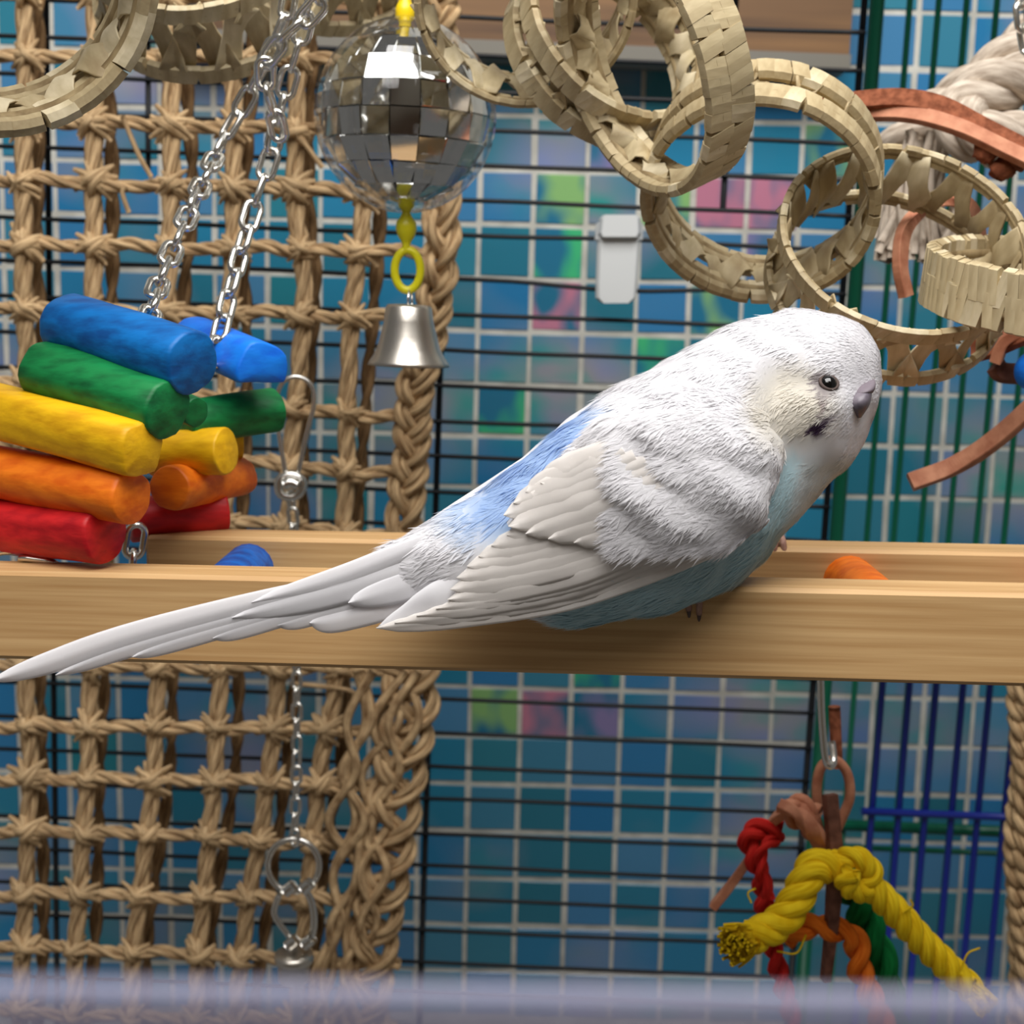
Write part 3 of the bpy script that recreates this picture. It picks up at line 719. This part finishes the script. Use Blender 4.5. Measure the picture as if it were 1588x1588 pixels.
V, Fc = sphere(P(1598, 575, .375), S(24, .375), 24, 14, (1, 1, 1.2)); part('wooden_bead', V, Fc, PAINT['brightblue'], rt, label='blue bead')
chain([P(1592, 62, .42), P(1584, 20, .42), P(1590, -30, .42)], lm, .0065, rt)

# ================================================================== knotted rope toy lower right
YT = .40
kt = thing('knotted_rope_toy', 'hanging toy of leather loops with yellow red orange and green cotton ropes', 'bird toy', P(1290, 1520, YT))
rt_cur = kt
b = MB(); b.tube(spline(PP([(1272, 1040, .392), (1274, 1110, .392), (1279, 1170, .392), (1286, 1188, .391), (1293, 1180, .393), (1290, 1150, .396)]), 30), .0011, 8); b.part('wire_hook', steel, kt)
b = MB(); b.tube(spline(PP([(1294, 1096, .405), (1296, 1140, .405), (1298, 1190, .405)]), 12), S(9.5, .405), 12); b.part('leather_strip', leather_raw, kt)
b = MB(); b.tube(spline(PP([(1268, 1262, YT), (1267, 1215, YT), (1276, 1186, YT), (1297, 1180, YT), (1314, 1200, YT), (1318, 1235, YT), (1306, 1268, YT), (1296, 1290, YT)]), 40), S(8, YT), 10); b.part('leather_loop', leather, kt)
strip([(1287, 1232, .392), (1292, 1290, .390), (1296, 1340, .388), (1292, 1400, .389), (1288, 1450, .391), (1280, 1520, .393)], np.interp(np.linspace(0, 1, 40), [0, .5, 1], [.0040, .0044, .0024]), .003, leather_dark, lambda f: (1, .3, 0), label='dark leather strip')
strip([(1268, 1300, .395), (1262, 1275, .392), (1240, 1256, .392), (1212, 1262, .395), (1190, 1285, .40), (1170, 1320, .402), (1135, 1370, .404), (1106, 1406, .405)], .0042, .0026, leather, lambda f: (.5, .6, .5), label='leather strip end')
strip([(1208, 1248, .39), (1236, 1262, .388), (1262, 1290, .389), (1274, 1310, .393)], .0048, .003, leather, lambda f: (.7, .2, -.5))
b = MB(); b.rope(spline(PP([(1270, 1262), (1235, 1244), (1218, 1262), (1248, 1280), (1270, 1302)], .394), 30), S(15, YT), 2, 90, 8); b.part('leather_knot', leather, kt)
b = MB(); b.rope(spline(PP([(1212, 1290, .399), (1185, 1285, .397), (1160, 1292, .397), (1165, 1325, .397), (1180, 1355, .397), (1184, 1400, .398), (1196, 1460, .40), (1214, 1530, .40), (1232, 1590, .40)]), 80), S(17, YT), 2, 70, 8); b.part('red_rope', cotton_r, kt)
b = MB(); b.rope(spline(PP([(1205, 1300, .396), (1186, 1312, .394), (1178, 1345, .394), (1192, 1395, .396)]), 40), S(11, YT), 2, 70, 8); b.part('red_rope', cotton_r, kt)
b = MB(); b.rope(spline(PP([(1300, 1345, .40), (1335, 1398, .40), (1345, 1440, .40), (1370, 1500, .40), (1392, 1600, .40)]), 50), np.linspace(S(38, YT), S(22, YT), 50), 2, 40, 9); b.part('green_rope', cotton_g, kt)
b = MB(); b.rope(spline(PP([(1215, 1455, .394), (1250, 1436, .392), (1290, 1440, .392), (1325, 1455, .392), (1332, 1500, .392), (1352, 1550, .392), (1380, 1610, .392)]), 80), S(21, YT), 2, 60, 9); b.part('orange_rope', cotton_o, kt)
b = MB(); b.rope(spline(PP([(1300, 1345, .386), (1262, 1345, .384), (1240, 1385, .382), (1215, 1425, .380), (1185, 1445, .378), (1160, 1455, .376)]), 70), S(29, .38), 3, 55, 9); b.part('yellow_rope', cotton_y, kt)
b = MB(); b.rope(spline(PP([(1296, 1340, .386), (1325, 1328, .384), (1352, 1352, .383), (1338, 1382, .382), (1312, 1372, .380), (1322, 1352, .379)]), 60), S(19, .38), 3, 80, 9); b.part('rope_knot', cotton_y, kt)
b = MB(); b.rope(spline(PP([(1345, 1370, .383), (1385, 1410, .384), (1430, 1460, .385), (1480, 1510, .386), (1512, 1540, .386)]), 90), S(25, .385), 3, 60, 9); b.part('yellow_rope', cotton_y, kt)
b = MB()
for k in range(260):
    a = rng.random() * 2 * PI; q = rng.random() ** .5; x0, y0 = 1172 + 16 * q * math.cos(a), 1456 + 20 * q * math.sin(a)
    l = rng.uniform(20, 50); an = PI + .35 - 1.1 * rng.random() + .55; 
    x1, y1 = x0 + l * math.cos(an), y0 - l * math.sin(an) * .75
    b.tube(spline(PP([(x0, y0, .377), ((x0 + x1) / 2, (y0 + y1) / 2 + jit(3), .374), (x1, y1, .371 + jit(.005))]), 5), .00055, 4)
V, Fc = sphere(P(1172, 1457, .378), S(21, .378), 16, 10); b.add(V, Fc, [(0, 0)] * len(V)); b.part('frayed_end', cotton_y, kt, kind='stuff')
b = MB()
for k in range(170):
    q = jit(16); x0, y0 = 1500 + q * .7, 1530 - q * .7; l = rng.uniform(30, 52); an = math.radians(-48 + jit(16) - q * .6)
    x1, y1 = x0 + l * math.cos(an), y0 - l * math.sin(an)
    b.tube(spline(PP([(x0, y0, .386 + jit(.003)), ((x0 + x1) / 2 + jit(2), (y0 + y1) / 2, .385 + jit(.003)), (x1, y1, .385 + jit(.004))]), 5), .00045, 4)
b.part('frayed_end', cotton_y, kt, kind='stuff')
for pts in ([(1205, 1475), (1235, 1478), (1250, 1450)], [(1490, 1510), (1500, 1480), (1520, 1470)], [(1165, 1400), (1160, 1385), (1172, 1378)], [(1400, 1415), (1415, 1405), (1412, 1395)]):
    b = MB(); b.tube(spline(PP(pts, .38), 12), .0003, 5); b.part('loose_thread', cotton_y, kt)

#BIRD-BEGIN
# ================================================================== the bird
def sm(a, b_, x): t = np.clip((x - a) / (b_ - a), 0, 1); return t * t * (3 - 2 * t)
def loft(secs, nu, nv, power=1.0):
    """secs: (Ux,Uy,Lx,Ly,Y,W metres) -> grid (nu,nv,3); theta 0 = upper edge, 90 deg = towards the camera"""
    D = spline(secs, nu, False) if False else None
    A = np.array(secs, dtype=float); k = len(A)
    B = np.vstack([2 * A[0] - A[1], A, 2 * A[-1] - A[-2]]); t = np.linspace(0, k - 1, nu); i = np.minimum(t.astype(int), k - 2); f = (t - i)[:, None]
    p0, p1, p2, p3 = B[i], B[i + 1], B[i + 2], B[i + 3]
    D = .5 * ((2 * p1) + (-p0 + p2) * f + (2 * p0 - 5 * p1 + 4 * p2 - p3) * f * f + (-p0 + 3 * p1 - 3 * p2 + p3) * f ** 3)
    G = np.empty((nu, nv, 3)); th = np.linspace(0, 2 * PI, nv, endpoint=False)
    for a in range(nu):
        Ux, Uy, Lx, Ly, Y, W = D[a]; W = max(W, .0002)
        U = np.array(P(Ux, Uy, Y)); L_ = np.array(P(Lx, Ly, Y)); c = (U + L_) / 2; h = (U - L_) / 2
        bdir = np.array((-.12, -.99, 0))
        G[a] = c + np.cos(th)[:, None] * h + np.sin(th)[:, None] * W * bdir
    return G
def grid_normals(G):
    du = np.gradient(G, axis=0); dv = (np.roll(G, -1, 1) - np.roll(G, 1, 1)) / 2
    n = np.cross(dv, du); n /= np.linalg.norm(n, axis=2)[..., None] + 1e-12
    c = G.mean(axis=1, keepdims=True)
    s_ = np.sign(((G - c) * n).sum(axis=2).mean()); return n * s_, du
def displace(G, amp, sc, sd):
    n, _ = grid_normals(G); H = np.empty(G.shape[:2])
    for a in range(G.shape[0]):
        for j in range(G.shape[1]):
            v = Vector(G[a, j]) * sc; v.y += sd; H[a, j] = noise.noise(v) + .5 * noise.noise(v * 2.1)
    return G + n * (H * amp)[..., None]
def proj_np(V):
    q = (np.asarray(V) - np.array(CAM)) @ np.array(R3)
    return 794 + F * q[..., 0] / -q[..., 2], 794 - F * q[..., 1] / -q[..., 2]
WHITE = np.array((249, 248, 250.)); 
def plum(V, wing=False):
    """plumage colour at each place, with the shade behind the eye painted in"""
    x, y = proj_np(V); x = np.asarray(x); y = np.asarray(y)
    c = np.ones(x.shape + (3,)) * WHITE
    nz = np.array([noise.noise(Vector((a * .03, b_ * .03, 1.3))) for a, b_ in zip(x.ravel(), y.ravel())]).reshape(x.shape)
    def blend(col, m_):
        nonlocal c
        m_ = np.clip(m_, 0, 1)[..., None]; c = c * (1 - m_) + np.array(col, dtype=float) * m_
    # beige shade behind the eye and over the cheek, painted into the colour
    blend((232, 226, 212), sm(75, 30, np.hypot((x - 1235) / 1.15, (y - 630) / 1.2)) * .8)
    if not wing:
        # sky blue rump and lower back: a band along the line (900,650)-(700,850)
        dx, dy = .70, -.71; t = (x - 900) * -dx + (y - 650) * -dy ; 
        along = (900 - x) * .70 + (y - 650) * .71; across = (x - 900) * .71 + (y - 650) * .70
        m_ = sm(-70, -10, along) * sm(270, 190, along) * sm(-52, -22, across + nz * 24) * sm(100, 60, across)
        blend((178, 206, 242), m_ * .95)
        # pale turquoise belly and chest, below the wing
        dist = (x - 1232) * .0 
        low = sm(-14, 16, (y - (930 - (x - 880) * .0)) )
        bl = sm(0, 24, (y - np.interp(x, [860, 1000, 1080, 1150, 1195, 1215, 1230, 1262], [905, 880, 850, 800, 745, 700, 690, 700])) + nz * 14)
        bl = bl * sm(850, 900, x) * sm(1262, 1225, x + (y - 740) * .15)
        blend((208, 234, 240), bl * .95)
        blend((226, 232, 232), sm(0, 30, x - np.interp(y, [700, 760, 800, 850, 900], [1236, 1228, 1214, 1180, 1130]) + nz * 10) * sm(690, 720, y) * .8)
        # cheek patch, dusky violet
        ch = sm(17, 7, np.hypot(((x - 1274) * .8 + (y - 660) * .45) / 1.0, ((y - 660) * .9 - (x - 1274) * -.35) / .8) + nz * 14)
        blend((60, 40, 66), ch * .95 * (np.asarray(V)[..., 1] < .31))
        blend((150, 140, 142), sm(26, 15, np.hypot(x - 1284, y - 594)) * .75)
        blend((120, 96, 104), sm(6, 2, np.abs(x - 1284 + (y - 594) * .05)) * sm(612, 622, y) * sm(645, 632, y) * .35)
    return ((np.clip(c, 0, 255) / 255 + .055) / 1.055) ** 2.4
def grid_part(name, G, parent, colf, m=feather, label=None):
    nu, nv = G.shape[:2]; V = G.reshape(-1, 3)
    V2 = np.vstack([V, G[0].mean(0), G[-1].mean(0)])
    Fc = [(a * nv + j, (a + 1) * nv + j, (a + 1) * nv + (j + 1) % nv, a * nv + (j + 1) % nv) for a in range(nu - 1) for j in range(nv)]
    Fc += [(nu * nv, j, (j + 1) % nv) for j in range(nv)] + [(nu * nv + 1, (nu - 1) * nv + (j + 1) % nv, (nu - 1) * nv + j) for j in range(nv)]
    n, _ = grid_normals(G); 
    A_, B_, C_ = V[Fc[nv * (nu // 2)][0]], V[Fc[nv * (nu // 2)][1]], V[Fc[nv * (nu // 2)][2]]
    if np.dot(np.cross(B_ - A_, C_ - A_), n.reshape(-1, 3)[Fc[nv * (nu // 2)][0]]) < 0: Fc = [f[::-1] for f in Fc]
    o = part(name, V2, Fc, m, parent, label=label)
    col = o.data.color_attributes.new(name='Col', type='FLOAT_COLOR', domain='POINT')
    cc = colf(V2); col.data.foreach_set('color', np.hstack([cc, np.ones((len(V2), 1))]).astype(np.float32).ravel())
    return o
def fluff(name, G, parent, colf, count, length, width, lift, mask, sd, normmix=.5, sub=None):
    """thousands of small downy feathers lying back along the surface"""
    r = np.random.RandomState(sd); n, du = grid_normals(G); nu, nv = G.shape[:2]
    dv = (np.roll(G, -1, 1) - G); ar = np.linalg.norm(np.cross(du, dv), axis=2)
    cen = G; m_ = mask(*proj_np(cen), cen); pr = (ar * m_)[:-1].ravel(); pr /= pr.sum()
    idx = r.choice(len(pr), count, p=pr); a = idx // nv; j = idx % nv; f = r.rand(count)[:, None]; g = r.rand(count)[:, None]
    j2 = (j + 1) % nv; a2 = a + 1
    p = (G[a, j] * (1 - f) + G[a2, j] * f) * (1 - g) + (G[a, j2] * (1 - f) + G[a2, j2] * f) * g
    nn = (n[a, j] + n[a2, j2]); nn /= np.linalg.norm(nn, axis=1)[:, None]
    t = -du[a, j]; t -= nn * (t * nn).sum(1)[:, None]; t /= np.linalg.norm(t, axis=1)[:, None] + 1e-9
    s_ = np.cross(nn, t); ang = r.normal(0, .22, count)[:, None]; t2 = t * np.cos(ang) + s_ * np.sin(ang); s2 = np.cross(nn, t2)
    x, y = proj_np(p)
    L_ = (length(x, y) * r.uniform(.7, 1.3, count))[:, None]; wd = (width * r.uniform(.7, 1.3, count))[:, None]
    lf = (lift * r.uniform(.4, 1.5, count))[:, None]
    V = np.stack([p - s2 * wd * .5 - nn * .0002, p + s2 * wd * .5 - nn * .0002, p + t2 * L_ * .5 + s2 * wd * .5 + nn * L_ * lf * .5, p + t2 * L_ * .5 - s2 * wd * .5 + nn * L_ * lf * .5, p + t2 * L_ + nn * L_ * lf * .8], axis=1).reshape(-1, 3)
    # winding so that faces look outwards
    Fc = []
    for k in range(count): q = k * 5; Fc.append((q, q + 1, q + 2, q + 3)); Fc.append((q + 3, q + 2, q + 4))
    tst = np.cross(V[1] - V[0], V[2] - V[1])
    if np.dot(tst, nn[0]) < 0: Fc = [f_[::-1] for f_ in Fc]
    o = part(name, V, Fc, feather, parent, kind='stuff')
    tl = t2 * -.0
    Nn = np.repeat(nn + r.normal(0, .04, (count, 3)), 5, axis=0); Nn /= np.linalg.norm(Nn, axis=1)[:, None]
    o.data.normals_split_custom_set_from_vertices([tuple(v) for v in Nn])
    col = o.data.color_attributes.new(name='Col', type='FLOAT_COLOR', domain='POINT')
    cc = np.repeat(colf(p), 5, axis=0) * np.repeat(r.uniform(.97, 1.02, count), 5)[:, None]
    col.data.foreach_set('color', np.hstack([cc, np.ones((len(V), 1))]).astype(np.float32).ravel())
    return o

bird = thing('parakeet', 'white and pale blue parakeet with a long tail perched across the wooden ladder', 'bird', P(1075, 905, .30))
BODY = [(545, 878, 555, 935, .2725, .0022), (600, 847, 625, 935, .274, .0045), (660, 812, 705, 940, .276, .008), (740, 762, 800, 950, .279, .0125), (815, 708, 872, 966, .282, .0165), (875, 660, 955, 960, .285, .0195),
        (935, 615, 1045, 945, .288, .0215), (1000, 577, 1118, 916, .291, .0222), (1060, 543, 1180, 868, .294, .0215), (1115, 513, 1235, 805, .297, .0195), (1165, 493, 1283, 748, .300, .0178), (1215, 484, 1314, 712, .3025, .0168),
        (1262, 483, 1335, 682, .3045, .0155), (1305, 492, 1346, 655, .306, .0133), (1338, 514, 1357, 630, .307, .0102), (1358, 545, 1364, 607, .3075, .006), (1367, 567, 1368, 588, .3075, .0022)]
GB = loft(BODY, 150, 84)
GB = displace(GB, .00075, 95, 0)
# cheek and brow relief: soft swellings and a hollow behind the eye
nB, _ = grid_normals(GB); xB, yB = proj_np(GB); near = sm(.02, -.02, (GB[..., 1] - .300) * 3)
def swell(cx, cy, rx, ry, h):
    global GB
    d = ((xB - cx) / rx) ** 2 + ((yB - cy) / ry) ** 2; GB = GB + nB * (np.exp(-d) * h * (nB[..., 1] < .2))[..., None]
swell(1270, 640, 55, 48, .0018); swell(1205, 590, 38, 60, -.0016); swell(1300, 535, 60, 34, .0014); swell(1262, 592, 44, 20, -.0017); swell(1215, 690, 26, 60, -.0012); swell(1290, 700, 40, 30, .0008)
grid_part('body', GB, bird, plum)
shortlen = lambda x, y: np.where(x > 1160, .0030, .0046)
fluff('down_feathers', GB, bird, plum, 60000, lambda x, y: np.interp(x, [700, 1000, 1150, 1250, 1350], [.0050, .0050, .0038, .0026, .0018]), .00036, .03,
      lambda x, y, v: (x > 590) * (nr.rand(*x.shape) * 0 + 1) * np.where(x > 1150, 1.6, 1.0) * (np.hypot(x - 1284, y - 594) > 13) * ~((v[..., 1] < .29) & (y > np.interp(x, [585, 700, 780, 830, 900, 1100, 1190], [980, 897, 806, 748, 690, 622, 665])) & (y < np.interp(x, [588, 880, 1040, 1160, 1215], [976, 928, 868, 798, 715]))), 3)
# eye
from mathutils.bvhtree import BVHTree
def bvh_of(G):
    nu, nv = G.shape[:2]
    return BVHTree.FromPolygons([Vector(v) for v in G.reshape(-1, 3)], [(a * nv + j, (a + 1) * nv + j, (a + 1) * nv + (j + 1) % nv, a * nv + (j + 1) % nv) for a in range(nu - 1) for j in range(nv)])
bvB = bvh_of(GB)
def hit(bv, px, py):
    h = bv.ray_cast(CAM, ray(px, py).normalized()); return h[0], h[1]
eh, en = hit(bvB, 1285, 594)
if en.dot(ray(1285, 594)) > 0: en = -en
V, Fc = sphere(eh - en * .0006, .0019, 24, 16); part('eye', V, Fc, eyem, bird)
q = en.to_track_quat('Z', 'Y').to_matrix()
b = MB(); b.tube([eh + en * .0002 + q @ Vector((.0019 * math.cos(a), .0017 * math.sin(a), 0)) for a in np.linspace(0, 2 * PI, 24, endpoint=False)], .00035, 6, closed=True); b.part('eye_ring', eyering, bird)
# beak and cere
hb_, hn = hit(bvB, 1333, 622); yb_ = hb_.y
BK = [(1320, 606, 1353, 596, yb_ + .0022, .0026), (1316, 614, 1352, 606, yb_ + .0008, .0034), (1315, 624, 1351, 617, yb_ + .0000, .0036), (1318, 633, 1348, 628, yb_ - .0002, .0031), (1324, 641, 1342, 638, yb_, .0022), (1330, 648, 1336, 647, yb_ + .0004, .0009)]
G = loft(BK, 22, 24); grid_part('beak', G, bird, lambda V: np.ones((len(V), 3)) * .4, beakm)
G = loft([(1324, 600, 1356, 588, yb_ + .0030, .0018), (1322, 606, 1358, 594, yb_ + .0018, .0032), (1322, 612, 1357, 602, yb_ + .0010, .0034), (1326, 616, 1354, 608, yb_ + .0012, .0026)], 12, 20)
grid_part('cere', G, bird, lambda V: np.ones((len(V), 3)) * .4, ceremat)

# wings
WS = [(585, 972, 588, 976, .2675, .0003), (640, 928, 676, 968, .268, .0009), (715, 872, 790, 952, .2685, .0016), (775, 812, 875, 935, .269, .0024), (830, 745, 955, 906, .2695, .0034), (890, 692, 1035, 876, .270, .0044),
      (960, 645, 1105, 846, .2705, .0054), (1030, 614, 1160, 806, .2725, .0058), (1095, 606, 1195, 760, .2755, .0055), (1150, 622, 1213, 722, .2790, .0044), (1190, 655, 1216, 690, .2825, .0020)]
GW = loft(WS, 90, 48)
nW, _ = grid_normals(GW)
# soft tufts over the coverts
def lumps(G, n, pts):
    x, y = proj_np(G)
    for (cx, cy, rx, ry, ang, h) in pts:
        a = math.radians(ang); u = (x - cx) * math.cos(a) + (y - cy) * math.sin(a); v = -(x - cx) * math.sin(a) + (y - cy) * math.cos(a)
        d = (u / rx) ** 2 + (v / ry) ** 2
        G = G + n * (np.exp(-d ** 1.5) * h * .55 * (n[..., 1] < 0))[..., None]
    return G
GW = lumps(GW, nW, [(1090, 740, 60, 26, 20, .0016), (1150, 700, 46, 24, 20, .0014), (1120, 780, 60, 26, -10, .0012), (1010, 765, 50, 20, 25, .0014), (960, 730, 60, 24, 30, .0008), (1060, 680, 70, 24, 20, .0010), (1170, 760, 30, 34, 10, .0010), (1030, 800, 60, 18, 10, .0010), (930, 785, 50, 16, 12, .0008)])
GW = displace(GW, .0005, 150, 3)
wing = grid_part('wing', GW, bird, lambda V: plum(V, True))
# a smooth depth field over the wing, for laying feathers on it
mfront = nW[..., 1] < 0
fx, fy = proj_np(GW); FX, FY, FD = fx[mfront], fy[mfront], GW[..., 1][mfront]
def depth(x, y):
    d = (FX - x) ** 2 + (FY - y) ** 2; k = np.argpartition(d, 9)[:9]; w_ = 1 / (d[k] + 60.0); return float((FD[k] * w_).sum() / w_.sum())
def feather_blade(name, parent, pts, hw, lift, colf, depthf, curve=.0006, tip=.12, n=18, m=9, point=1.0, base=.55):
    A = spline([(p[0], p[1], 0) for p in pts], n)[:, :2]; T = np.gradient(A, axis=0); T /= np.linalg.norm(T, axis=1)[:, None]; Nn = np.stack([-T[:, 1], T[:, 0]], 1)
    V = []; 
    for i in range(n):
        f = i / (n - 1); wf = hw * (base + (1 - base) * min(1, f * 2.2)) * (1 if f < 1 - tip * 2.2 else max(.03, (1 - ((f - (1 - tip * 2.2)) / (tip * 2.2)) ** (2.2 * point)) ** .6 if f < 1 else .03))
        for j in range(m):
            s_ = -1 + 2 * j / (m - 1); x, y = A[i] + Nn[i] * s_ * wf
            Y = depthf(A[i][0] + Nn[i][0] * s_ * hw * .5, A[i][1] + Nn[i][1] * s_ * hw * .5) - lift - curve * (1 - s_ * s_) + (.0 if abs(s_) > .15 else -.00006)
            V.append(P(x, y, Y))
    fr_n = len(V)
    V += [v + Vector((0, .00018, 0)) for v in V]
    Fc = []
    for i in range(n - 1):
        for j in range(m - 1):
            q = i * m + j; Fc.append((q, q + m, q + m + 1, q + 1)); Fc.append((fr_n + q, fr_n + q + 1, fr_n + q + m + 1, fr_n + q + m))
    for i in range(n - 1):
        for j in (0, m - 1):
            q = i * m + j; Fc.append((q, q + m, fr_n + q + m, fr_n + q) if j else (q, fr_n + q, fr_n + q + m, q + m))
    for j in range(m - 1):
        q = (n - 1) * m + j; Fc.append((q, q + 1, fr_n + q + 1, fr_n + q))
    o = part(name, V, Fc, feather, parent)
    col = o.data.color_attributes.new(name='Col', type='FLOAT_COLOR', domain='POINT')
    cc = colf(np.array([tuple(v) for v in V])); col.data.foreach_set('color', np.hstack([cc, np.ones((len(V), 1))]).astype(np.float32).ravel())
    return o
wc = lambda V: plum(V, True) * np.array((.985, .955, .90))  # cream tint puts warm bounce light into the wing feather colour
tips = [(583, 974), (612, 966), (646, 955), (676, 944), (694, 930), (698, 914), (708, 896), (724, 878), (742, 862), (762, 846), (786, 830)]
for k, (tx, ty) in enumerate(tips):
    f = k / (len(tips) - 1); bx, by = 1130 - 170 * f, 846 - 76 * f
    mx_, my_ = (tx + bx) / 2 + 10, (ty + by) / 2 + (26 - 20 * f)
    feather_blade('flight_feather', wing, [(bx, by), ((bx + mx_) / 2, (by + my_) / 2 + 6), (mx_, my_), ((tx + mx_) / 2, (ty + my_) / 2 + 3), (tx, ty)], 15 + 5 * (k > 3), .0006 + .00011 * k, wc, depth, .00032, tip=.10)
ct = [(838, 748, 8), (815, 762, 6), (796, 780, 4), (781, 799, 2), (788, 816, 0), (815, 828, 0), (850, 836, 0), (890, 842, 0), (930, 846, 0), (975, 848, 0), (1020, 846, 0)]
for k, (tx, ty, _) in enumerate(ct[::-1]):
    f = k / (len(ct) - 1); bx, by = 1120 - 170 * f, 770 - 80 * f
    feather_blade('covert_feather', wing, [(bx, by), ((tx + bx) / 2, (ty + by) / 2 + 14 - 10 * f), (tx, ty)], 24, .0021 + .00008 * k, wc, depth, .00042, tip=.16, n=14)
wn = lambda V: plum(V, True)
fluff('wing_down', GW, wing, wn, 26000, lambda x, y: np.interp(x, [800, 1000, 1200], [.0052, .0044, .0030]), .0004, .03, lambda x, y, v: (x > 905 + (y - 700) * .6) * (v[..., 1] < .285) * 1.0 + 1e-9, 8)
# raised covert tufts that overlap the feather roots
GT = GW + nW * .0029 * ((nW[..., 1] < -.3) * sm(880, 960, fx))[..., None]
fluff('wing_down', GT, wing, wn, 18000, lambda x, y: np.interp(x, [800, 1000, 1200], [.0050, .0044, .0030]), .0004, .03, lambda x, y, v: (x > 885 + (y - 700) * .45) * (x < 1190) * (y > 635) * (y < 850) * (nW[..., 1] < -.45) * 1.0 + 1e-9, 9)
# far wing along the back
GF = loft([(648, 822, 652, 828, .290, .0004), (700, 789, 715, 806, .292, .001), (765, 745, 785, 775, .294, .002), (835, 688, 860, 735, .297, .003), (890, 643, 925, 700, .300, .004), (950, 603, 990, 680, .303, .0045), (1020, 570, 1060, 660, .307, .003)], 50, 24)
fwing = grid_part('wing', displace(GF, .0003, 200, 5), bird, wn)
dfar = lambda x, y: float(np.interp(x, [640, 1020], [.2885, .298]))
for k, (tx, ty) in enumerate(((644, 826), (668, 812), (700, 793))):
    feather_blade('flight_feather', fwing, [(900, 655 + 5 * k), (780 + 8 * k, 738), (tx, ty)], 7, -.0008 + .0003 * k, wn, dfar, .0004)
# tail
def dt(x, y): return float(np.interp(x, [-20, 600, 760], [.2555, .2700, .2745]))
tcol = lambda V: plum(V, True)
blue_t = lambda V: plum(V, False)
TL = [([(700, 900), (560, 932), (470, 958), (430, 970)], 17, 0), ([(720, 905), (610, 940), (520, 962), (480, 966)], 20, .0001), ([(660, 905), (500, 938), (380, 972), (330, 990)], 18, .0002),
      ([(640, 900), (450, 945), (280, 992), (205, 1019)], 17, .0003), ([(640, 893), (400, 948), (200, 1004), (86, 1047)], 17, .0004), ([(640, 882), (400, 934), (200, 986), (70, 1030), (-12, 1056)], 19, .0006),
      ([(740, 812), (620, 858), (520, 897), (390, 934)], 17, .0008), ([(740, 845), (620, 886), (500, 922), (360, 958)], 24, .0007), ([(780, 860), (700, 885), (620, 912), (540, 935)], 24, .0012)]
for pts, hw, lf in TL:
    feather_blade('tail_feather', bird, pts, hw, lf, blue_t if pts[0][0] > 735 else tcol, dt, .0005, tip=.18, n=22, point=.8, base=.8)
# feet
def toe(pts, r, parent, nm='toe'):
    b_ = MB(); A = spline(PP(pts), 16); b_.tube(A, np.linspace(r, r * .72, 16), 8); b_.part(nm, footm, parent)
    b_ = MB(); e = Vector(A[-1]); d = (Vector(A[-1]) - Vector(A[-4])).normalized()
    b_.tube(spline([e - d * .0003, e + d * .0012 + Vector((0, -.0001, 0)), e + d * .0021 + Vector((0, .0006, -.0002))], 8), np.linspace(r * .6, r * .12, 8), 7); b_.part('claw', claw, parent)
for (x, y, Yt, sc) in ((1077, 905, .2915, 1.0), (1209, 842, .3385, .95)):
    b_ = MB(); b_.tube(spline(PP([(x - 22, y - 70, Yt + .006), (x - 10, y - 34, Yt + .005), (x - 2, y - 8, Yt + .003)]), 12), np.array([.0016] * 12) * sc, 9)
    ft = b_.part('foot', footm, bird)
    yf = Yt - .0030
    for (dx, ln) in ((-11, 52), (9, 60)):
        toe([(x - 2 + dx * .3, y - 12, Yt + .002), (x + dx * .6, y - 2, yf + .0005), (x + dx * .85, y + ln * .4, yf), (x + dx * .8, y + ln * .8, yf + .0004)], .0009 * sc, ft)
#BIRD-END

# ================================================================== plastic guard, close to the lens
YP = .055
b = MB(); z1 = P(794, 1540, YP).z; xs = .045
V = []
prof = [(0, 0), (.0004, .0009), (.0015, .0013), (.0026, .0009), (.003, 0), (.003, -.02), (0, -.02)]
prof = [(y_ * .45, z_ * (.45 if z_ > -.01 else 1)) for y_, z_ in prof]
sl = (P(1588, 1572, YP) - P(0, 1552, YP)); m_z = (P(0, 1552, YP).z, P(1588, 1572, YP).z, P(0, 1552, YP).x, P(1588, 1572, YP).x)
for sx in (-1, 1):
    x = sx * xs; z = m_z[0] + (m_z[1] - m_z[0]) * (x - m_z[2]) / (m_z[3] - m_z[2])
    for (y, dz) in prof: V.append((x, YP + y, z + dz))
n = len(prof)
Fc = [(j, (j + 1) % n, n + (j + 1) % n, n + j) for j in range(n)] + [tuple(range(n))[::-1], tuple(range(n, 2 * n))]
solo('plastic_guard', V, Fc, milky, 'milky clear plastic guard panel along the bottom, close in front', 'guard', smooth=False)
